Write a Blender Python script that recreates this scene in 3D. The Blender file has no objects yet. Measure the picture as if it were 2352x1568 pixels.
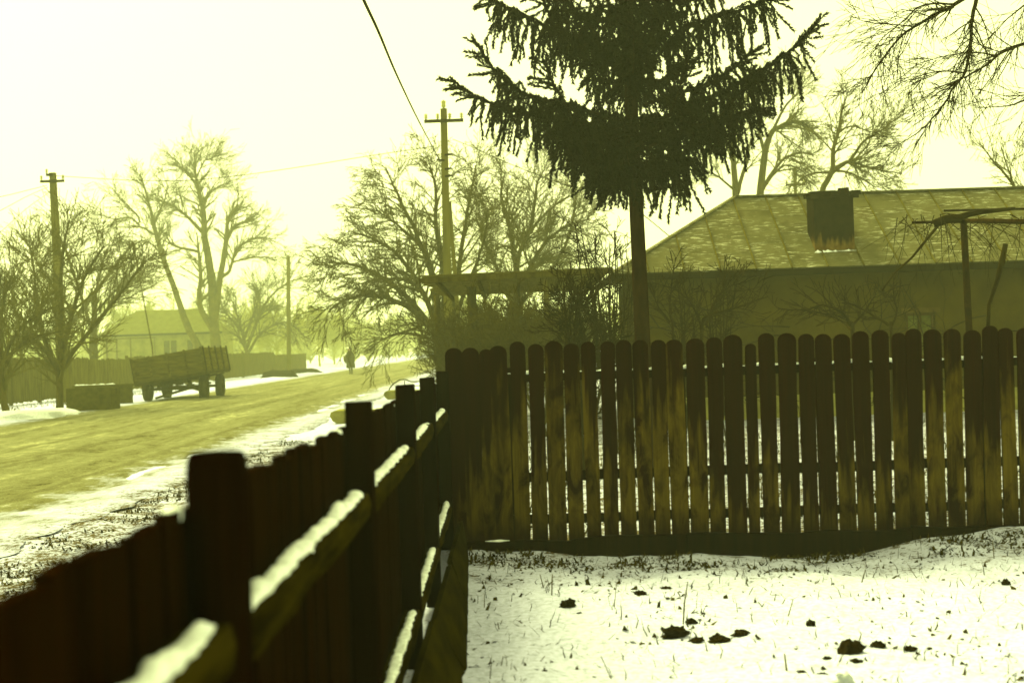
import bpy, math, random
import numpy as np
from mathutils import Vector, Matrix, Euler, noise

sc = bpy.context.scene
col = sc.collection
R = math.radians
rnd = random.Random(7)

# ------------------------------------------------------------------ camera
EYE = 1.5
FPX = 3270.0                                   # focal length in pixels of a 2352 x 1568 picture
ROLL, PITCH = 0.033, -0.0029
cam_d = bpy.data.cameras.new('camera')
cam = bpy.data.objects.new('camera', cam_d); col.objects.link(cam)
cam_d.sensor_width = 36.0
cam_d.lens = 36.0 * FPX / 2352.0
cam_d.clip_start, cam_d.clip_end = 0.05, 3000
cam_m = Matrix.Rotation(R(90) - PITCH, 4, 'X') @ Matrix.Rotation(-ROLL, 4, 'Z')
cam_m.translation = (0, 0, EYE)
cam.matrix_world = cam_m
cam_d.dof.use_dof = True
cam_d.dof.focus_distance = 15.0
cam_d.dof.aperture_fstop = 2.9
sc.camera = cam

# ------------------------------------------------------------------ sky, sun, exposure
SUN_EL, SUN_AZ = 41.0, -33.0                   # veiled winter sun ahead and to the left
sun_vec = Vector((math.sin(R(SUN_AZ)) * math.cos(R(SUN_EL)), math.cos(R(SUN_AZ)) * math.cos(R(SUN_EL)), math.sin(R(SUN_EL))))
world = bpy.data.worlds.new('World'); sc.world = world; world.use_nodes = True
wn, wl = world.node_tree.nodes, world.node_tree.links
bg = wn['Background']
sky = wn.new('ShaderNodeTexSky'); sky.sky_type = 'NISHITA'; sky.sun_disc = False
sky.sun_elevation = R(SUN_EL); sky.sun_rotation = R(SUN_AZ)
sky.air_density = 1.0; sky.dust_density = 7.0; sky.ozone_density = 1.0
hs = wn.new('ShaderNodeHueSaturation'); hs.inputs['Saturation'].default_value = 0.0
tint = wn.new('ShaderNodeMix'); tint.data_type = 'RGBA'; tint.blend_type = 'MULTIPLY'
tint.inputs[0].default_value = 1.0
CAST = (0.96, 1.0, 0.42, 1)                    # the yellow-green cast of the light on this old slide
tint.inputs[7].default_value = CAST
veil = wn.new('ShaderNodeMix'); veil.data_type = 'RGBA'; veil.inputs[0].default_value = 0.82
veil.inputs[7].default_value = (8.2, 8.2, 8.2, 1)    # thin even cloud over the whole sky
wl.new(sky.outputs[0], hs.inputs['Color']); wl.new(hs.outputs[0], veil.inputs[6]); wl.new(veil.outputs[2], tint.inputs[6])
wl.new(tint.outputs[2], bg.inputs[0]); bg.inputs[1].default_value = 0.098
sun_d = bpy.data.lights.new('sun', 'SUN'); sun = bpy.data.objects.new('sun', sun_d); col.objects.link(sun)
sun_d.energy = 4.0; sun_d.angle = R(26); sun_d.color = (0.97, 1.0, 0.38)
sun.rotation_euler = (-sun_vec).to_track_quat('-Z', 'Y').to_euler()
sun.location = (0, 0, 40)
sc.view_settings.view_transform = 'Standard'
sc.view_settings.look = 'None'
sc.view_settings.gamma = 1.0
sc.view_settings.use_curve_mapping = False
sc.view_settings.exposure = 1.34
sc.render.engine = 'CYCLES'
sc.cycles.max_bounces = 6
sc.cycles.diffuse_bounces = 3
sc.cycles.volume_bounces = 2
sc.cycles.use_denoising = True
sc.cycles.sample_clamp_indirect = 6.0

# ------------------------------------------------------------------ helpers
_rot = np.array(cam_m.to_3x3())
def P(px, py, d):
    """point at depth d (metres along the view) behind a spot of the 2352 x 1568 picture"""
    v = _rot @ np.array([(px - 1176) / FPX, (784 - py) / FPX, -1.0])
    v = v / v[1] * d
    return Vector((v[0], v[1], v[2] + EYE))
def G(px, d, z=0.0):
    """ground spot under picture column px at depth d"""
    h = P(px, 793 - ROLL * (px - 1176), d)
    yy = 793 - ROLL * (px - 1176) + (EYE - z) * FPX / d
    p = P(px, yy, d)
    return Vector((p.x, d, z))

def tag(o, label=None, cat=None, group=None, kind=None):
    if label: o['label'] = label
    if cat: o['category'] = cat
    if group: o['group'] = group
    if kind: o['kind'] = kind
    return o
def empty(name, loc=(0, 0, 0), rz=0.0):
    o = bpy.data.objects.new(name, None); col.objects.link(o)
    o.location = loc; o.rotation_euler = (0, 0, rz); o.empty_display_size = 0.2
    return o
def link(name, me, mats, parent=None, loc=None, rot=None):
    o = bpy.data.objects.new(name, me); col.objects.link(o)
    if mats is not None and len(me.materials) == 0:
        for m in (mats if isinstance(mats, (list, tuple)) else [mats]): me.materials.append(m)
    if parent is not None: o.parent = parent
    if loc is not None: o.location = loc
    if rot is not None: o.rotation_euler = rot
    return o
def np_mesh(name, V, Q=None, T=None, mq=None, mt=None, smooth=False):
    me = bpy.data.meshes.new(name)
    V = np.asarray(V, dtype=np.float32)
    Q = np.zeros((0, 4), np.int32) if Q is None else np.asarray(Q, np.int32).reshape(-1, 4)
    T = np.zeros((0, 3), np.int32) if T is None else np.asarray(T, np.int32).reshape(-1, 3)
    me.vertices.add(len(V)); me.vertices.foreach_set('co', V.ravel())
    nl = Q.size + T.size
    me.loops.add(nl); me.loops.foreach_set('vertex_index', np.concatenate([Q.ravel(), T.ravel()]))
    npoly = len(Q) + len(T)
    me.polygons.add(npoly)
    tot = np.concatenate([np.full(len(Q), 4, np.int32), np.full(len(T), 3, np.int32)])
    st = np.concatenate([[0], np.cumsum(tot)[:-1]]).astype(np.int32) if npoly else np.zeros(0, np.int32)
    me.polygons.foreach_set('loop_start', st)
    try: me.polygons.foreach_set('loop_total', tot)
    except Exception: pass
    if mq is not None or mt is not None:
        mi = np.concatenate([np.zeros(len(Q), np.int32) if mq is None else np.full(len(Q), mq, np.int32),
                             np.zeros(len(T), np.int32) if mt is None else np.full(len(T), mt, np.int32)])
        me.polygons.foreach_set('material_index', mi)
    if smooth: me.polygons.foreach_set('use_smooth', np.ones(npoly, bool))
    me.update(calc_edges=True); me.validate()
    return me

class MB:
    """collects boxes, prisms and tubes into one mesh"""
    def __init__(s): s.v, s.f = [], []
    def poly(s, verts, faces):
        b = len(s.v); s.v += [tuple(v) for v in verts]; s.f += [tuple(b + i for i in f) for f in faces]; return s
    def box(s, x0, x1, y0, y1, z0, z1, jit=0.0, r=rnd, taper=0.0):
        vs = [(x, y, z) for z in (z0, z1) for y in (y0, y1) for x in (x0, x1)]
        if taper:
            cx, cy = (x0 + x1) / 2, (y0 + y1) / 2
            vs = [(x, y, z) if z == z0 else (cx + (x - cx) * (1 - taper), cy + (y - cy) * (1 - taper), z) for x, y, z in vs]
        if jit: vs = [(x + r.uniform(-jit, jit), y + r.uniform(-jit, jit), z + r.uniform(-jit, jit)) for x, y, z in vs]
        return s.poly(vs, [(0, 2, 3, 1), (4, 5, 7, 6), (0, 1, 5, 4), (2, 6, 7, 3), (0, 4, 6, 2), (1, 3, 7, 5)])
    def bar(s, a, b, w, h, up=(0, 0, 1)):
        a, b = Vector(a), Vector(b); t = (b - a).normalized(); upv = Vector(up)
        if abs(t.dot(upv)) > 0.95: upv = Vector((0, 1, 0))
        n = t.cross(upv).normalized(); u = n.cross(t)
        vs = []
        for p in (a, b):
            for sx, sy in ((-1, -1), (1, -1), (1, 1), (-1, 1)): vs.append(p + n * sx * w / 2 + u * sy * h / 2)
        return s.poly(vs, [(0, 3, 2, 1), (4, 5, 6, 7), (0, 1, 5, 4), (1, 2, 6, 5), (2, 3, 7, 6), (3, 0, 4, 7)])
    def tube(s, pts, rad, k=6, cap=True):
        pts = [Vector(p) for p in pts]; n = len(pts)
        rad = rad if isinstance(rad, (list, tuple)) else [rad] * n
        vs, fs = [], []
        prev = None
        for i, p in enumerate(pts):
            t = (pts[min(i + 1, n - 1)] - pts[max(i - 1, 0)]).normalized()
            if prev is None:
                ref = Vector((0, 0, 1)) if abs(t.z) < 0.9 else Vector((1, 0, 0))
                prev = t.cross(ref).normalized()
            prev = (prev - t * prev.dot(t)).normalized(); u = t.cross(prev)
            for j in range(k):
                a = 2 * math.pi * j / k
                vs.append(p + (prev * math.cos(a) + u * math.sin(a)) * rad[i])
        for i in range(n - 1):
            for j in range(k):
                a, b = i * k + j, i * k + (j + 1) % k
                fs.append((a, b, b + k, a + k))
        if cap: fs += [tuple(range(k - 1, -1, -1)), tuple((n - 1) * k + j for j in range(k))]
        return s.poly(vs, fs)
    def extrude(s, prof, y0, y1):
        """polygon in x,z (counter clockwise seen from -y) pushed from y0 to y1"""
        n = len(prof)
        vs = [(x, y0, z) for x, z in prof] + [(x, y1, z) for x, z in prof]
        fs = [tuple(range(n)), tuple(range(2 * n - 1, n - 1, -1))] + [(i, i + n, (i + 1) % n + n, (i + 1) % n) for i in range(n)]
        return s.poly(vs, fs)
    def mesh(s, name, smooth=False):
        me = bpy.data.meshes.new(name); me.from_pydata(s.v, [], s.f); me.update()
        if smooth: me.polygons.foreach_set('use_smooth', [True] * len(me.polygons))
        return me
    def build(s, name, mat, parent=None, loc=None, rot=None, smooth=False, bevel=0.0):
        o = link(name, s.mesh(name, smooth), mat, parent, loc, rot)
        if bevel:
            b = o.modifiers.new('bevel', 'BEVEL'); b.width = bevel; b.segments = 2; b.limit_method = 'ANGLE'
        return o

def lump(rx, ry, rz, n=10, m=6, seed=0, amp=0.25, freq=2.0, flat=True):
    """an uneven clod"""
    V, Q, T = [], [], []
    for i in range(m + 1):
        th = math.pi * i / m
        for j in range(n):
            ph = 2 * math.pi * j / n
            d = Vector((math.sin(th) * math.cos(ph), math.sin(th) * math.sin(ph), math.cos(th)))
            k = 1 + amp * noise.noise(d * freq + Vector((seed * 3.7, seed, 0))) * 1.6
            V.append((d.x * rx * k, d.y * ry * k, d.z * rz * k))
    for i in range(m):
        for j in range(n):
            a, b = i * n + j, i * n + (j + 1) % n
            Q.append((a, a + n, b + n, b))
    return np_mesh('clod', V, Q, smooth=False)

# ------------------------------------------------------------------ materials (procedural)
def node(nt, t, **kw):
    n = nt.nodes.new(t)
    for k, v in kw.items(): setattr(n, k, v)
    return n
def base_mat(name, rough=0.85, spec=0.0):
    m = bpy.data.materials.new(name); m.use_nodes = True
    nt = m.node_tree; b = nt.nodes['Principled BSDF']
    b.inputs['Roughness'].default_value = rough
    b.inputs['Specular IOR Level'].default_value = spec
    return m, nt, b
def coords(nt, scale=(1, 1, 1), rand=True):
    tc = node(nt, 'ShaderNodeTexCoord'); mp = node(nt, 'ShaderNodeMapping')
    mp.inputs['Scale'].default_value = scale
    if rand:
        oi = node(nt, 'ShaderNodeObjectInfo'); sm = node(nt, 'ShaderNodeVectorMath', operation='SCALE')
        sm.inputs[0].default_value = (17.3, 31.7, 23.1); nt.links.new(oi.outputs['Random'], sm.inputs['Scale'])
        ad = node(nt, 'ShaderNodeVectorMath', operation='ADD')
        nt.links.new(tc.outputs['Object'], ad.inputs[0]); nt.links.new(sm.outputs[0], ad.inputs[1])
        nt.links.new(ad.outputs[0], mp.inputs['Vector'])
    else:
        nt.links.new(tc.outputs['Object'], mp.inputs['Vector'])
    return mp.outputs[0]
def noise_n(nt, vec, scale, detail=5, rough=0.6, dist=0.0):
    n = node(nt, 'ShaderNodeTexNoise'); n.inputs['Scale'].default_value = scale
    n.inputs['Detail'].default_value = detail; n.inputs['Roughness'].default_value = rough
    n.inputs['Distortion'].default_value = dist
    nt.links.new(vec, n.inputs['Vector']); return n.outputs['Fac']
def ramp(nt, fac, stops):
    r = node(nt, 'ShaderNodeValToRGB')
    while len(r.color_ramp.elements) < len(stops): r.color_ramp.elements.new(0.5)
    for e, (p, c) in zip(r.color_ramp.elements, stops):
        e.position = p; e.color = tuple(c) + (1,) if len(c) == 3 else c
    nt.links.new(fac, r.inputs[0]); return r.outputs[0]
def mixc(nt, fac, a, b):
    m = node(nt, 'ShaderNodeMix', data_type='RGBA')
    for idx, v in ((0, fac), (6, a), (7, b)):
        if hasattr(v, 'is_output'): nt.links.new(v, m.inputs[idx])
        else: m.inputs[idx].default_value = v if idx == 0 else tuple(v) + (1,)
    return m.outputs[2]
def math_n(nt, op, a, b=0.0, c=None):
    m = node(nt, 'ShaderNodeMath', operation=op)
    for i, v in enumerate((a, b) if c is None else (a, b, c)):
        if hasattr(v, 'is_output'): nt.links.new(v, m.inputs[i])
        else: m.inputs[i].default_value = v
    return m.outputs[0]
def bump(nt, b, h, strength=0.4, dist=0.02):
    bn = node(nt, 'ShaderNodeBump'); bn.inputs['Strength'].default_value = strength; bn.inputs['Distance'].default_value = dist
    nt.links.new(h, bn.inputs['Height']); nt.links.new(bn.outputs[0], b.inputs['Normal'])
def simple(name, c1, c2, scale=4.0, stretch=(1, 1, 1), rough=0.85, lo=0.35, hi=0.65, bmp=0.3, bd=0.01, detail=6, rand=True):
    m, nt, b = base_mat(name, rough)
    c1, c2 = [(r_, g_, b_ * (0.3 if max(c1) < 0.3 else 0.9)) for r_, g_, b_ in (c1, c2)]     # the slide has lost most of its blue
    f = noise_n(nt, coords(nt, stretch, rand), scale, detail)
    nt.links.new(ramp(nt, f, [(lo, c1), (hi, c2)]), b.inputs['Base Color'])
    if bmp: bump(nt, b, f, bmp, bd)
    return m

MAT = {}
def m_picket(name, dark, pale, edge_lo, edge_hi):
    """old board: dark wet wood with dry bleached patches rising from below"""
    m, nt, b = base_mat(name, 0.85)
    v = coords(nt, (1, 1, 1))
    vs = coords(nt, (22, 22, 1.5))
    grain = noise_n(nt, coords(nt, (45, 45, 1.6)), 1.0, 6)
    patch = noise_n(nt, vs, 1.0, 3, 0.5)
    tc = node(nt, 'ShaderNodeTexCoord'); sp = node(nt, 'ShaderNodeSeparateXYZ'); nt.links.new(tc.outputs['Object'], sp.inputs[0])
    oi = node(nt, 'ShaderNodeObjectInfo')
    dry = node(nt, 'ShaderNodeSeparateColor'); nt.links.new(oi.outputs['Color'], dry.inputs[0])
    hgt = math_n(nt, 'MULTIPLY_ADD', sp.outputs['Z'], -0.62, 0.80)      # bleached low down, wet above
    cut = math_n(nt, 'ADD', hgt, math_n(nt, 'MULTIPLY_ADD', dry.outputs[0], 0.85, -0.93))
    # the feet of the boards are wet again
    foot = node(nt, 'ShaderNodeMapRange'); foot.inputs[1].default_value = 0.03; foot.inputs[2].default_value = 0.25
    nt.links.new(sp.outputs['Z'], foot.inputs[0])
    s = math_n(nt, 'ADD', patch, cut)
    mask = node(nt, 'ShaderNodeMapRange'); mask.inputs[1].default_value = edge_lo; mask.inputs[2].default_value = edge_hi
    nt.links.new(s, mask.inputs[0])
    bl = node(nt, 'ShaderNodeMapRange'); bl.inputs[1].default_value = 0.36; bl.inputs[2].default_value = 0.58
    nt.links.new(noise_n(nt, coords(nt, (9, 9, 3.5)), 1.0, 5, 0.6, 0.6), bl.inputs[0])
    mk = math_n(nt, 'MULTIPLY', math_n(nt, 'MULTIPLY', mask.outputs[0], foot.outputs[0]), bl.outputs[0])
    dk = ramp(nt, grain, [(0.3, tuple(x * 0.6 for x in dark)), (0.7, tuple(x * 1.35 for x in dark))])
    pl = ramp(nt, grain, [(0.3, tuple(x * 0.55 for x in pale)), (0.7, pale)])
    nt.links.new(mixc(nt, mk, dk, pl), b.inputs['Base Color'])
    bump(nt, b, grain, 0.5, 0.004)
    return m
MAT['picket'] = m_picket('weathered_picket_wood', (0.0075, 0.0008, 0.0001), (0.072, 0.050, 0.005), 0.36, 0.56)
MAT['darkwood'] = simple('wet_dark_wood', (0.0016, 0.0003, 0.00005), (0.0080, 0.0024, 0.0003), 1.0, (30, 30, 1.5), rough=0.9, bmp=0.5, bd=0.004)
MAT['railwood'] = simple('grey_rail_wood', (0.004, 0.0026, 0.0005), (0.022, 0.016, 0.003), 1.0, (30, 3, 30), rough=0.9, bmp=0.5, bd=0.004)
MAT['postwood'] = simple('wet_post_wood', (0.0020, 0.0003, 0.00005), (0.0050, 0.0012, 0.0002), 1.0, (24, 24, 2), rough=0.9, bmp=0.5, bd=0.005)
MAT['base_plank'] = simple('mossy_plank', (0.006, 0.0042, 0.001), (0.018, 0.014, 0.003), 3.0, (3, 1, 3), rough=0.9, bmp=0.5, bd=0.005)
MAT['soil'] = simple('wet_soil', (0.005, 0.003, 0.0008), (0.016, 0.010, 0.003), 14.0, rough=0.95, bmp=0.8, bd=0.02)
MAT['bark'] = simple('dark_bark', (0.032, 0.025, 0.008), (0.060, 0.048, 0.018), 9.0, (1, 1, .3), rough=0.95, bmp=0.5, bd=0.01)
MAT['twig'] = simple('twig_bark', (0.045, 0.038, 0.012), (0.080, 0.068, 0.022), 3.0, rough=0.95, bmp=0)
MAT['whitepaint'] = simple('white_paint', (0.55, 0.55, 0.45), (0.75, 0.75, 0.65), 6.0, rough=0.7, bmp=0)
MAT['dark_twig'] = simple('dark_wet_twigs', (0.010, 0.0065, 0.002), (0.024, 0.017, 0.005), 3.0, rough=0.95, bmp=0)
MAT['dark_concrete'] = simple('mossy_dark_concrete', (0.035, 0.030, 0.008), (0.062, 0.055, 0.018), 5.0, rough=0.95, bmp=0.3)
MAT['pale_twig'] = simple('haze_paled_twig_bark', (0.20, 0.20, 0.10), (0.28, 0.28, 0.15), 3.0, rough=0.95, bmp=0)  # for far trees: their fading into haze is painted as paler bark
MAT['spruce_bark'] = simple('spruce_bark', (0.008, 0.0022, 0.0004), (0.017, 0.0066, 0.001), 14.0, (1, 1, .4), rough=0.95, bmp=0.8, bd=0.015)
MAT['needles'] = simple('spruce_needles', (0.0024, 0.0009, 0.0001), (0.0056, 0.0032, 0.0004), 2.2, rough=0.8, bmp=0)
MAT['concrete'] = simple('weathered_concrete', (0.13, 0.125, 0.10), (0.22, 0.21, 0.17), 5.0, rough=0.9, bmp=0.3)
MAT['pole'] = simple('dark_pole_concrete', (0.06, 0.052, 0.022), (0.10, 0.088, 0.04), 3.0, (1, 1, .2), rough=0.9, bmp=0.2)
MAT['iron'] = simple('rusty_iron', (0.008, 0.004, 0.001), (0.02, 0.011, 0.004), 12.0, rough=0.7, bmp=0.2)
MAT['wire'] = simple('black_wire', (0.02, 0.018, 0.012), (0.03, 0.027, 0.02), 3.0, rough=0.6, bmp=0)
MAT['porcelain'] = simple('insulator_porcelain', (0.25, 0.25, 0.22), (0.4, 0.4, 0.36), 4.0, rough=0.3, bmp=0)
MAT['fencegrey'] = simple('old_grey_boards', (0.045, 0.038, 0.022), (0.10, 0.085, 0.05), 2.0, (5, 5, .6), rough=0.9, bmp=0.3)
MAT['trailerwood'] = simple('trailer_boards', (0.035, 0.028, 0.014), (0.085, 0.07, 0.04), 2.0, (1, 6, 6), rough=0.85, bmp=0.3)
MAT['trailerlit'] = simple('trailer_boards_lit', (0.05, 0.040, 0.015), (0.10, 0.083, 0.035), 2.0, (6, 1, 6), rough=0.85, bmp=0.3)  # right side boards, brighter light on them put into a lighter colour
MAT['steel'] = simple('dark_painted_steel', (0.022, 0.018, 0.011), (0.045, 0.036, 0.022), 6.0, rough=0.6, bmp=0.1)
MAT['rubber'] = simple('tyre_rubber', (0.016, 0.014, 0.010), (0.03, 0.026, 0.02), 8.0, rough=0.85, bmp=0.2)
MAT['whitewash'] = simple('whitewashed_wall', (0.13, 0.125, 0.09), (0.20, 0.195, 0.14), 2.0, rough=0.9, bmp=0.1)
MAT['farroof'] = simple('far_roof_tiles', (0.08, 0.08, 0.05), (0.11, 0.11, 0.07), 2.0, rough=0.9, bmp=0.2)
MAT['glass'] = simple('dark_window_glass', (0.03, 0.03, 0.025), (0.06, 0.058, 0.05), 2.0, rough=0.15, bmp=0)
MAT['paleglass'] = simple('pale_window_curtain', (0.06, 0.062, 0.04), (0.11, 0.115, 0.07), 5.0, rough=0.3, bmp=0)
MAT['frame'] = simple('window_frame_paint', (0.045, 0.030, 0.014), (0.08, 0.055, 0.03), 4.0, rough=0.7, bmp=0.1)
MAT['cloth_dark'] = simple('dark_coat_cloth', (0.020, 0.017, 0.011), (0.04, 0.034, 0.022), 12.0, rough=0.95, bmp=0.2)
MAT['cloth_brown'] = simple('brown_sack_cloth', (0.05, 0.036, 0.018), (0.09, 0.066, 0.035), 12.0, rough=0.95, bmp=0.2)
MAT['scarf'] = simple('dark_headscarf', (0.025, 0.020, 0.014), (0.045, 0.036, 0.025), 14.0, rough=0.95, bmp=0.2)
MAT['skin'] = simple('skin', (0.35, 0.22, 0.15), (0.42, 0.28, 0.20), 5.0, rough=0.6, bmp=0)
MAT['straw'] = simple('dry_stalks', (0.035, 0.026, 0.011), (0.10, 0.078, 0.034), 5.0, rough=0.95, bmp=0)
MAT['weed'] = simple('withered_weeds', (0.012, 0.009, 0.004), (0.050, 0.038, 0.015), 5.0, rough=0.95, bmp=0)
MAT['stone'] = simple('pale_round_stone', (0.30, 0.33, 0.40), (0.40, 0.43, 0.50), 16.0, rough=0.8, bmp=0.3)

def m_plain_snow():
    m, nt, b = base_mat('snow_crust', 0.75)
    f = noise_n(nt, coords(nt, (1, 1, 1)), 40.0, 4)
    nt.links.new(ramp(nt, f, [(0.3, (0.48, 0.51, 0.50)), (0.62, (0.78, 0.82, 0.86))]), b.inputs['Base Color'])
    bump(nt, b, f, 0.6, 0.01)
    return m
MAT['snow'] = m_plain_snow()

def m_ground():
    m, nt, b = base_mat('thin_snow_over_grass', 0.8)
    v = coords(nt, (1, 1, 1), rand=False)
    tc = node(nt, 'ShaderNodeTexCoord'); sp = node(nt, 'ShaderNodeSeparateXYZ'); nt.links.new(tc.outputs['Object'], sp.inputs[0])
    fine = noise_n(nt, v, 26.0, 6, 0.65)
    mid = noise_n(nt, v, 3.2, 4, 0.6)
    # thin snow: how much litter and grass pokes out, given by the yard, the verge and the strips along the fences
    def band(out, lo, hi, soft):
        a = node(nt, 'ShaderNodeMapRange', interpolation_type='SMOOTHSTEP'); a.inputs[1].default_value = lo - soft; a.inputs[2].default_value = lo
        nt.links.new(out, a.inputs[0])
        c = node(nt, 'ShaderNodeMapRange', interpolation_type='SMOOTHSTEP'); c.inputs[1].default_value = hi; c.inputs[2].default_value = hi + soft
        nt.links.new(out, c.inputs[0])
        return math_n(nt, 'SUBTRACT', a.outputs[0], c.outputs[0])
    wob = math_n(nt, 'MULTIPLY_ADD', mid, 1.0, -0.5)
    X = math_n(nt, 'ADD', sp.outputs['X'], wob); Y = math_n(nt, 'ADD', sp.outputs['Y'], wob)
    verge = math_n(nt, 'MULTIPLY', band(X, -3.9, -0.9, 0.8), band(Y, 0.0, 22.0, 6.0))
    foot = math_n(nt, 'MULTIPLY', band(X, -0.3, 12.0, 0.2), band(Y, 9.3, 10.6, 0.9))
    behind = math_n(nt, 'MULTIPLY', band(X, 0.0, 40.0, 0.5), band(Y, 10.8, 60.0, 0.8))
    far_l = band(X, -40.0, -16.2, 1.2)
    bare = math_n(nt, 'MULTIPLY', verge, 0.17)
    bare = math_n(nt, 'ADD', bare, math_n(nt, 'MULTIPLY', foot, 0.10))
    bare = math_n(nt, 'ADD', bare, math_n(nt, 'MULTIPLY', behind, 0.16))
    bare = math_n(nt, 'ADD', bare, math_n(nt, 'MULTIPLY', far_l, 0.08))
    s = math_n(nt, 'ADD', math_n(nt, 'MULTIPLY_ADD', mid, 0.35, 0.0), math_n(nt, 'MULTIPLY', fine, 0.65))
    s = math_n(nt, 'ADD', s, bare)
    mk = node(nt, 'ShaderNodeMapRange'); mk.inputs[1].default_value = 0.625; mk.inputs[2].default_value = 0.70
    nt.links.new(s, mk.inputs[0])
    snowc = ramp(nt, fine, [(0.3, (0.29, 0.305, 0.42)), (0.58, (0.50, 0.515, 0.74))])
    dirt = ramp(nt, noise_n(nt, v, 60.0, 3), [(0.35, (0.030, 0.022, 0.010)), (0.65, (0.11, 0.085, 0.040))])
    nt.links.new(mixc(nt, mk.outputs[0], snowc, dirt), b.inputs['Base Color'])
    bump(nt, b, math_n(nt, 'SUBTRACT', fine, math_n(nt, 'MULTIPLY', mk.outputs[0], 0.4)), 0.5, 0.03)
    return m
MAT['ground'] = m_ground()

def m_road():
    m, nt, b = base_mat('frozen_dirt_road', 0.85)
    tc = node(nt, 'ShaderNodeTexCoord'); sp = node(nt, 'ShaderNodeSeparateXYZ'); nt.links.new(tc.outputs['UV'], sp.inputs[0])
    v = coords(nt, (1, 1, 1), rand=False)
    st = noise_n(nt, coords(nt, (1.6, 0.10, 1), rand=False), 1.0, 5, 0.65, 0.4)
    mid = noise_n(nt, v, 1.1, 6, 0.65)
    fine = noise_n(nt, coords(nt, (1, .35, 1), rand=False), 7.0, 7, 0.75)
    f = math_n(nt, 'ADD', math_n(nt, 'MULTIPLY', st, 0.40), math_n(nt, 'ADD', math_n(nt, 'MULTIPLY', mid, 0.18), math_n(nt, 'MULTIPLY', fine, 0.42)))
    c = ramp(nt, f, [(0.385, (0.026, 0.020, 0.004)), (0.44, (0.096, 0.091, 0.042)), (0.55, (0.142, 0.139, 0.074)), (0.65, (0.30, 0.295, 0.16))])
    grit = noise_n(nt, v, 34.0, 4, 0.7)
    for u0, wd in ((0.30, 0.012), (0.52, 0.016), (0.66, 0.013), (0.84, 0.012)):
        uu = math_n(nt, 'ADD', sp.outputs['X'], math_n(nt, 'MULTIPLY_ADD', mid, 0.10, -0.05 - u0))
        rutm = node(nt, 'ShaderNodeMapRange'); rutm.inputs[1].default_value = wd; rutm.inputs[2].default_value = wd * 0.35
        nt.links.new(math_n(nt, 'ABSOLUTE', uu), rutm.inputs[0])
        brk = node(nt, 'ShaderNodeMapRange'); brk.inputs[1].default_value = 0.40; brk.inputs[2].default_value = 0.54; nt.links.new(fine, brk.inputs[0])
        c = mixc(nt, math_n(nt, 'MULTIPLY', math_n(nt, 'MULTIPLY', rutm.outputs[0], brk.outputs[0]), 0.5), c, (0.030, 0.022, 0.004))
    gm = node(nt, 'ShaderNodeMapRange'); gm.inputs[1].default_value = 0.60; gm.inputs[2].default_value = 0.68; nt.links.new(grit, gm.inputs[0])
    c = mixc(nt, math_n(nt, 'MULTIPLY', gm.outputs[0], 0.75), c, (0.038, 0.029, 0.006))
    gl = node(nt, 'ShaderNodeMapRange'); gl.inputs[1].default_value = 0.42; gl.inputs[2].default_value = 0.33; nt.links.new(grit, gl.inputs[0])
    c = mixc(nt, math_n(nt, 'MULTIPLY', gl.outputs[0], 0.6), c, (0.30, 0.29, 0.14))
    # packed snow creeping in from both edges (u runs across the road)
    e = math_n(nt, 'ABSOLUTE', math_n(nt, 'SUBTRACT', sp.outputs['X'], 0.5))
    q = math_n(nt, 'ADD', math_n(nt, 'MULTIPLY', e, 1.55), math_n(nt, 'ADD', math_n(nt, 'MULTIPLY', mid, 0.34), math_n(nt, 'MULTIPLY', fine, 0.30)))
    k = node(nt, 'ShaderNodeMapRange'); k.inputs[1].default_value = 0.90; k.inputs[2].default_value = 1.04
    nt.links.new(q, k.inputs[0])
    f2 = noise_n(nt, v, 26.0, 6, 0.65); m2 = noise_n(nt, v, 3.2, 4, 0.6)
    er = node(nt, 'ShaderNodeMapRange'); er.inputs[1].default_value = 0.90; er.inputs[2].default_value = 1.0; nt.links.new(sp.outputs['X'], er.inputs[0])
    s2 = math_n(nt, 'ADD', math_n(nt, 'ADD', math_n(nt, 'MULTIPLY', m2, 0.35), math_n(nt, 'MULTIPLY', f2, 0.65)), math_n(nt, 'MULTIPLY', er.outputs[0], 0.15))
    mk2 = node(nt, 'ShaderNodeMapRange'); mk2.inputs[1].default_value = 0.60; mk2.inputs[2].default_value = 0.69; nt.links.new(s2, mk2.inputs[0])
    snowy = mixc(nt, mk2.outputs[0], ramp(nt, f2, [(0.3, (0.25, 0.265, 0.37)), (0.6, (0.45, 0.465, 0.66))]), (0.065, 0.05, 0.02))
    nt.links.new(mixc(nt, k.outputs[0], c, snowy), b.inputs['Base Color'])
    bump(nt, b, f, 0.8, 0.06)
    return m
MAT['road'] = m_road()

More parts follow.
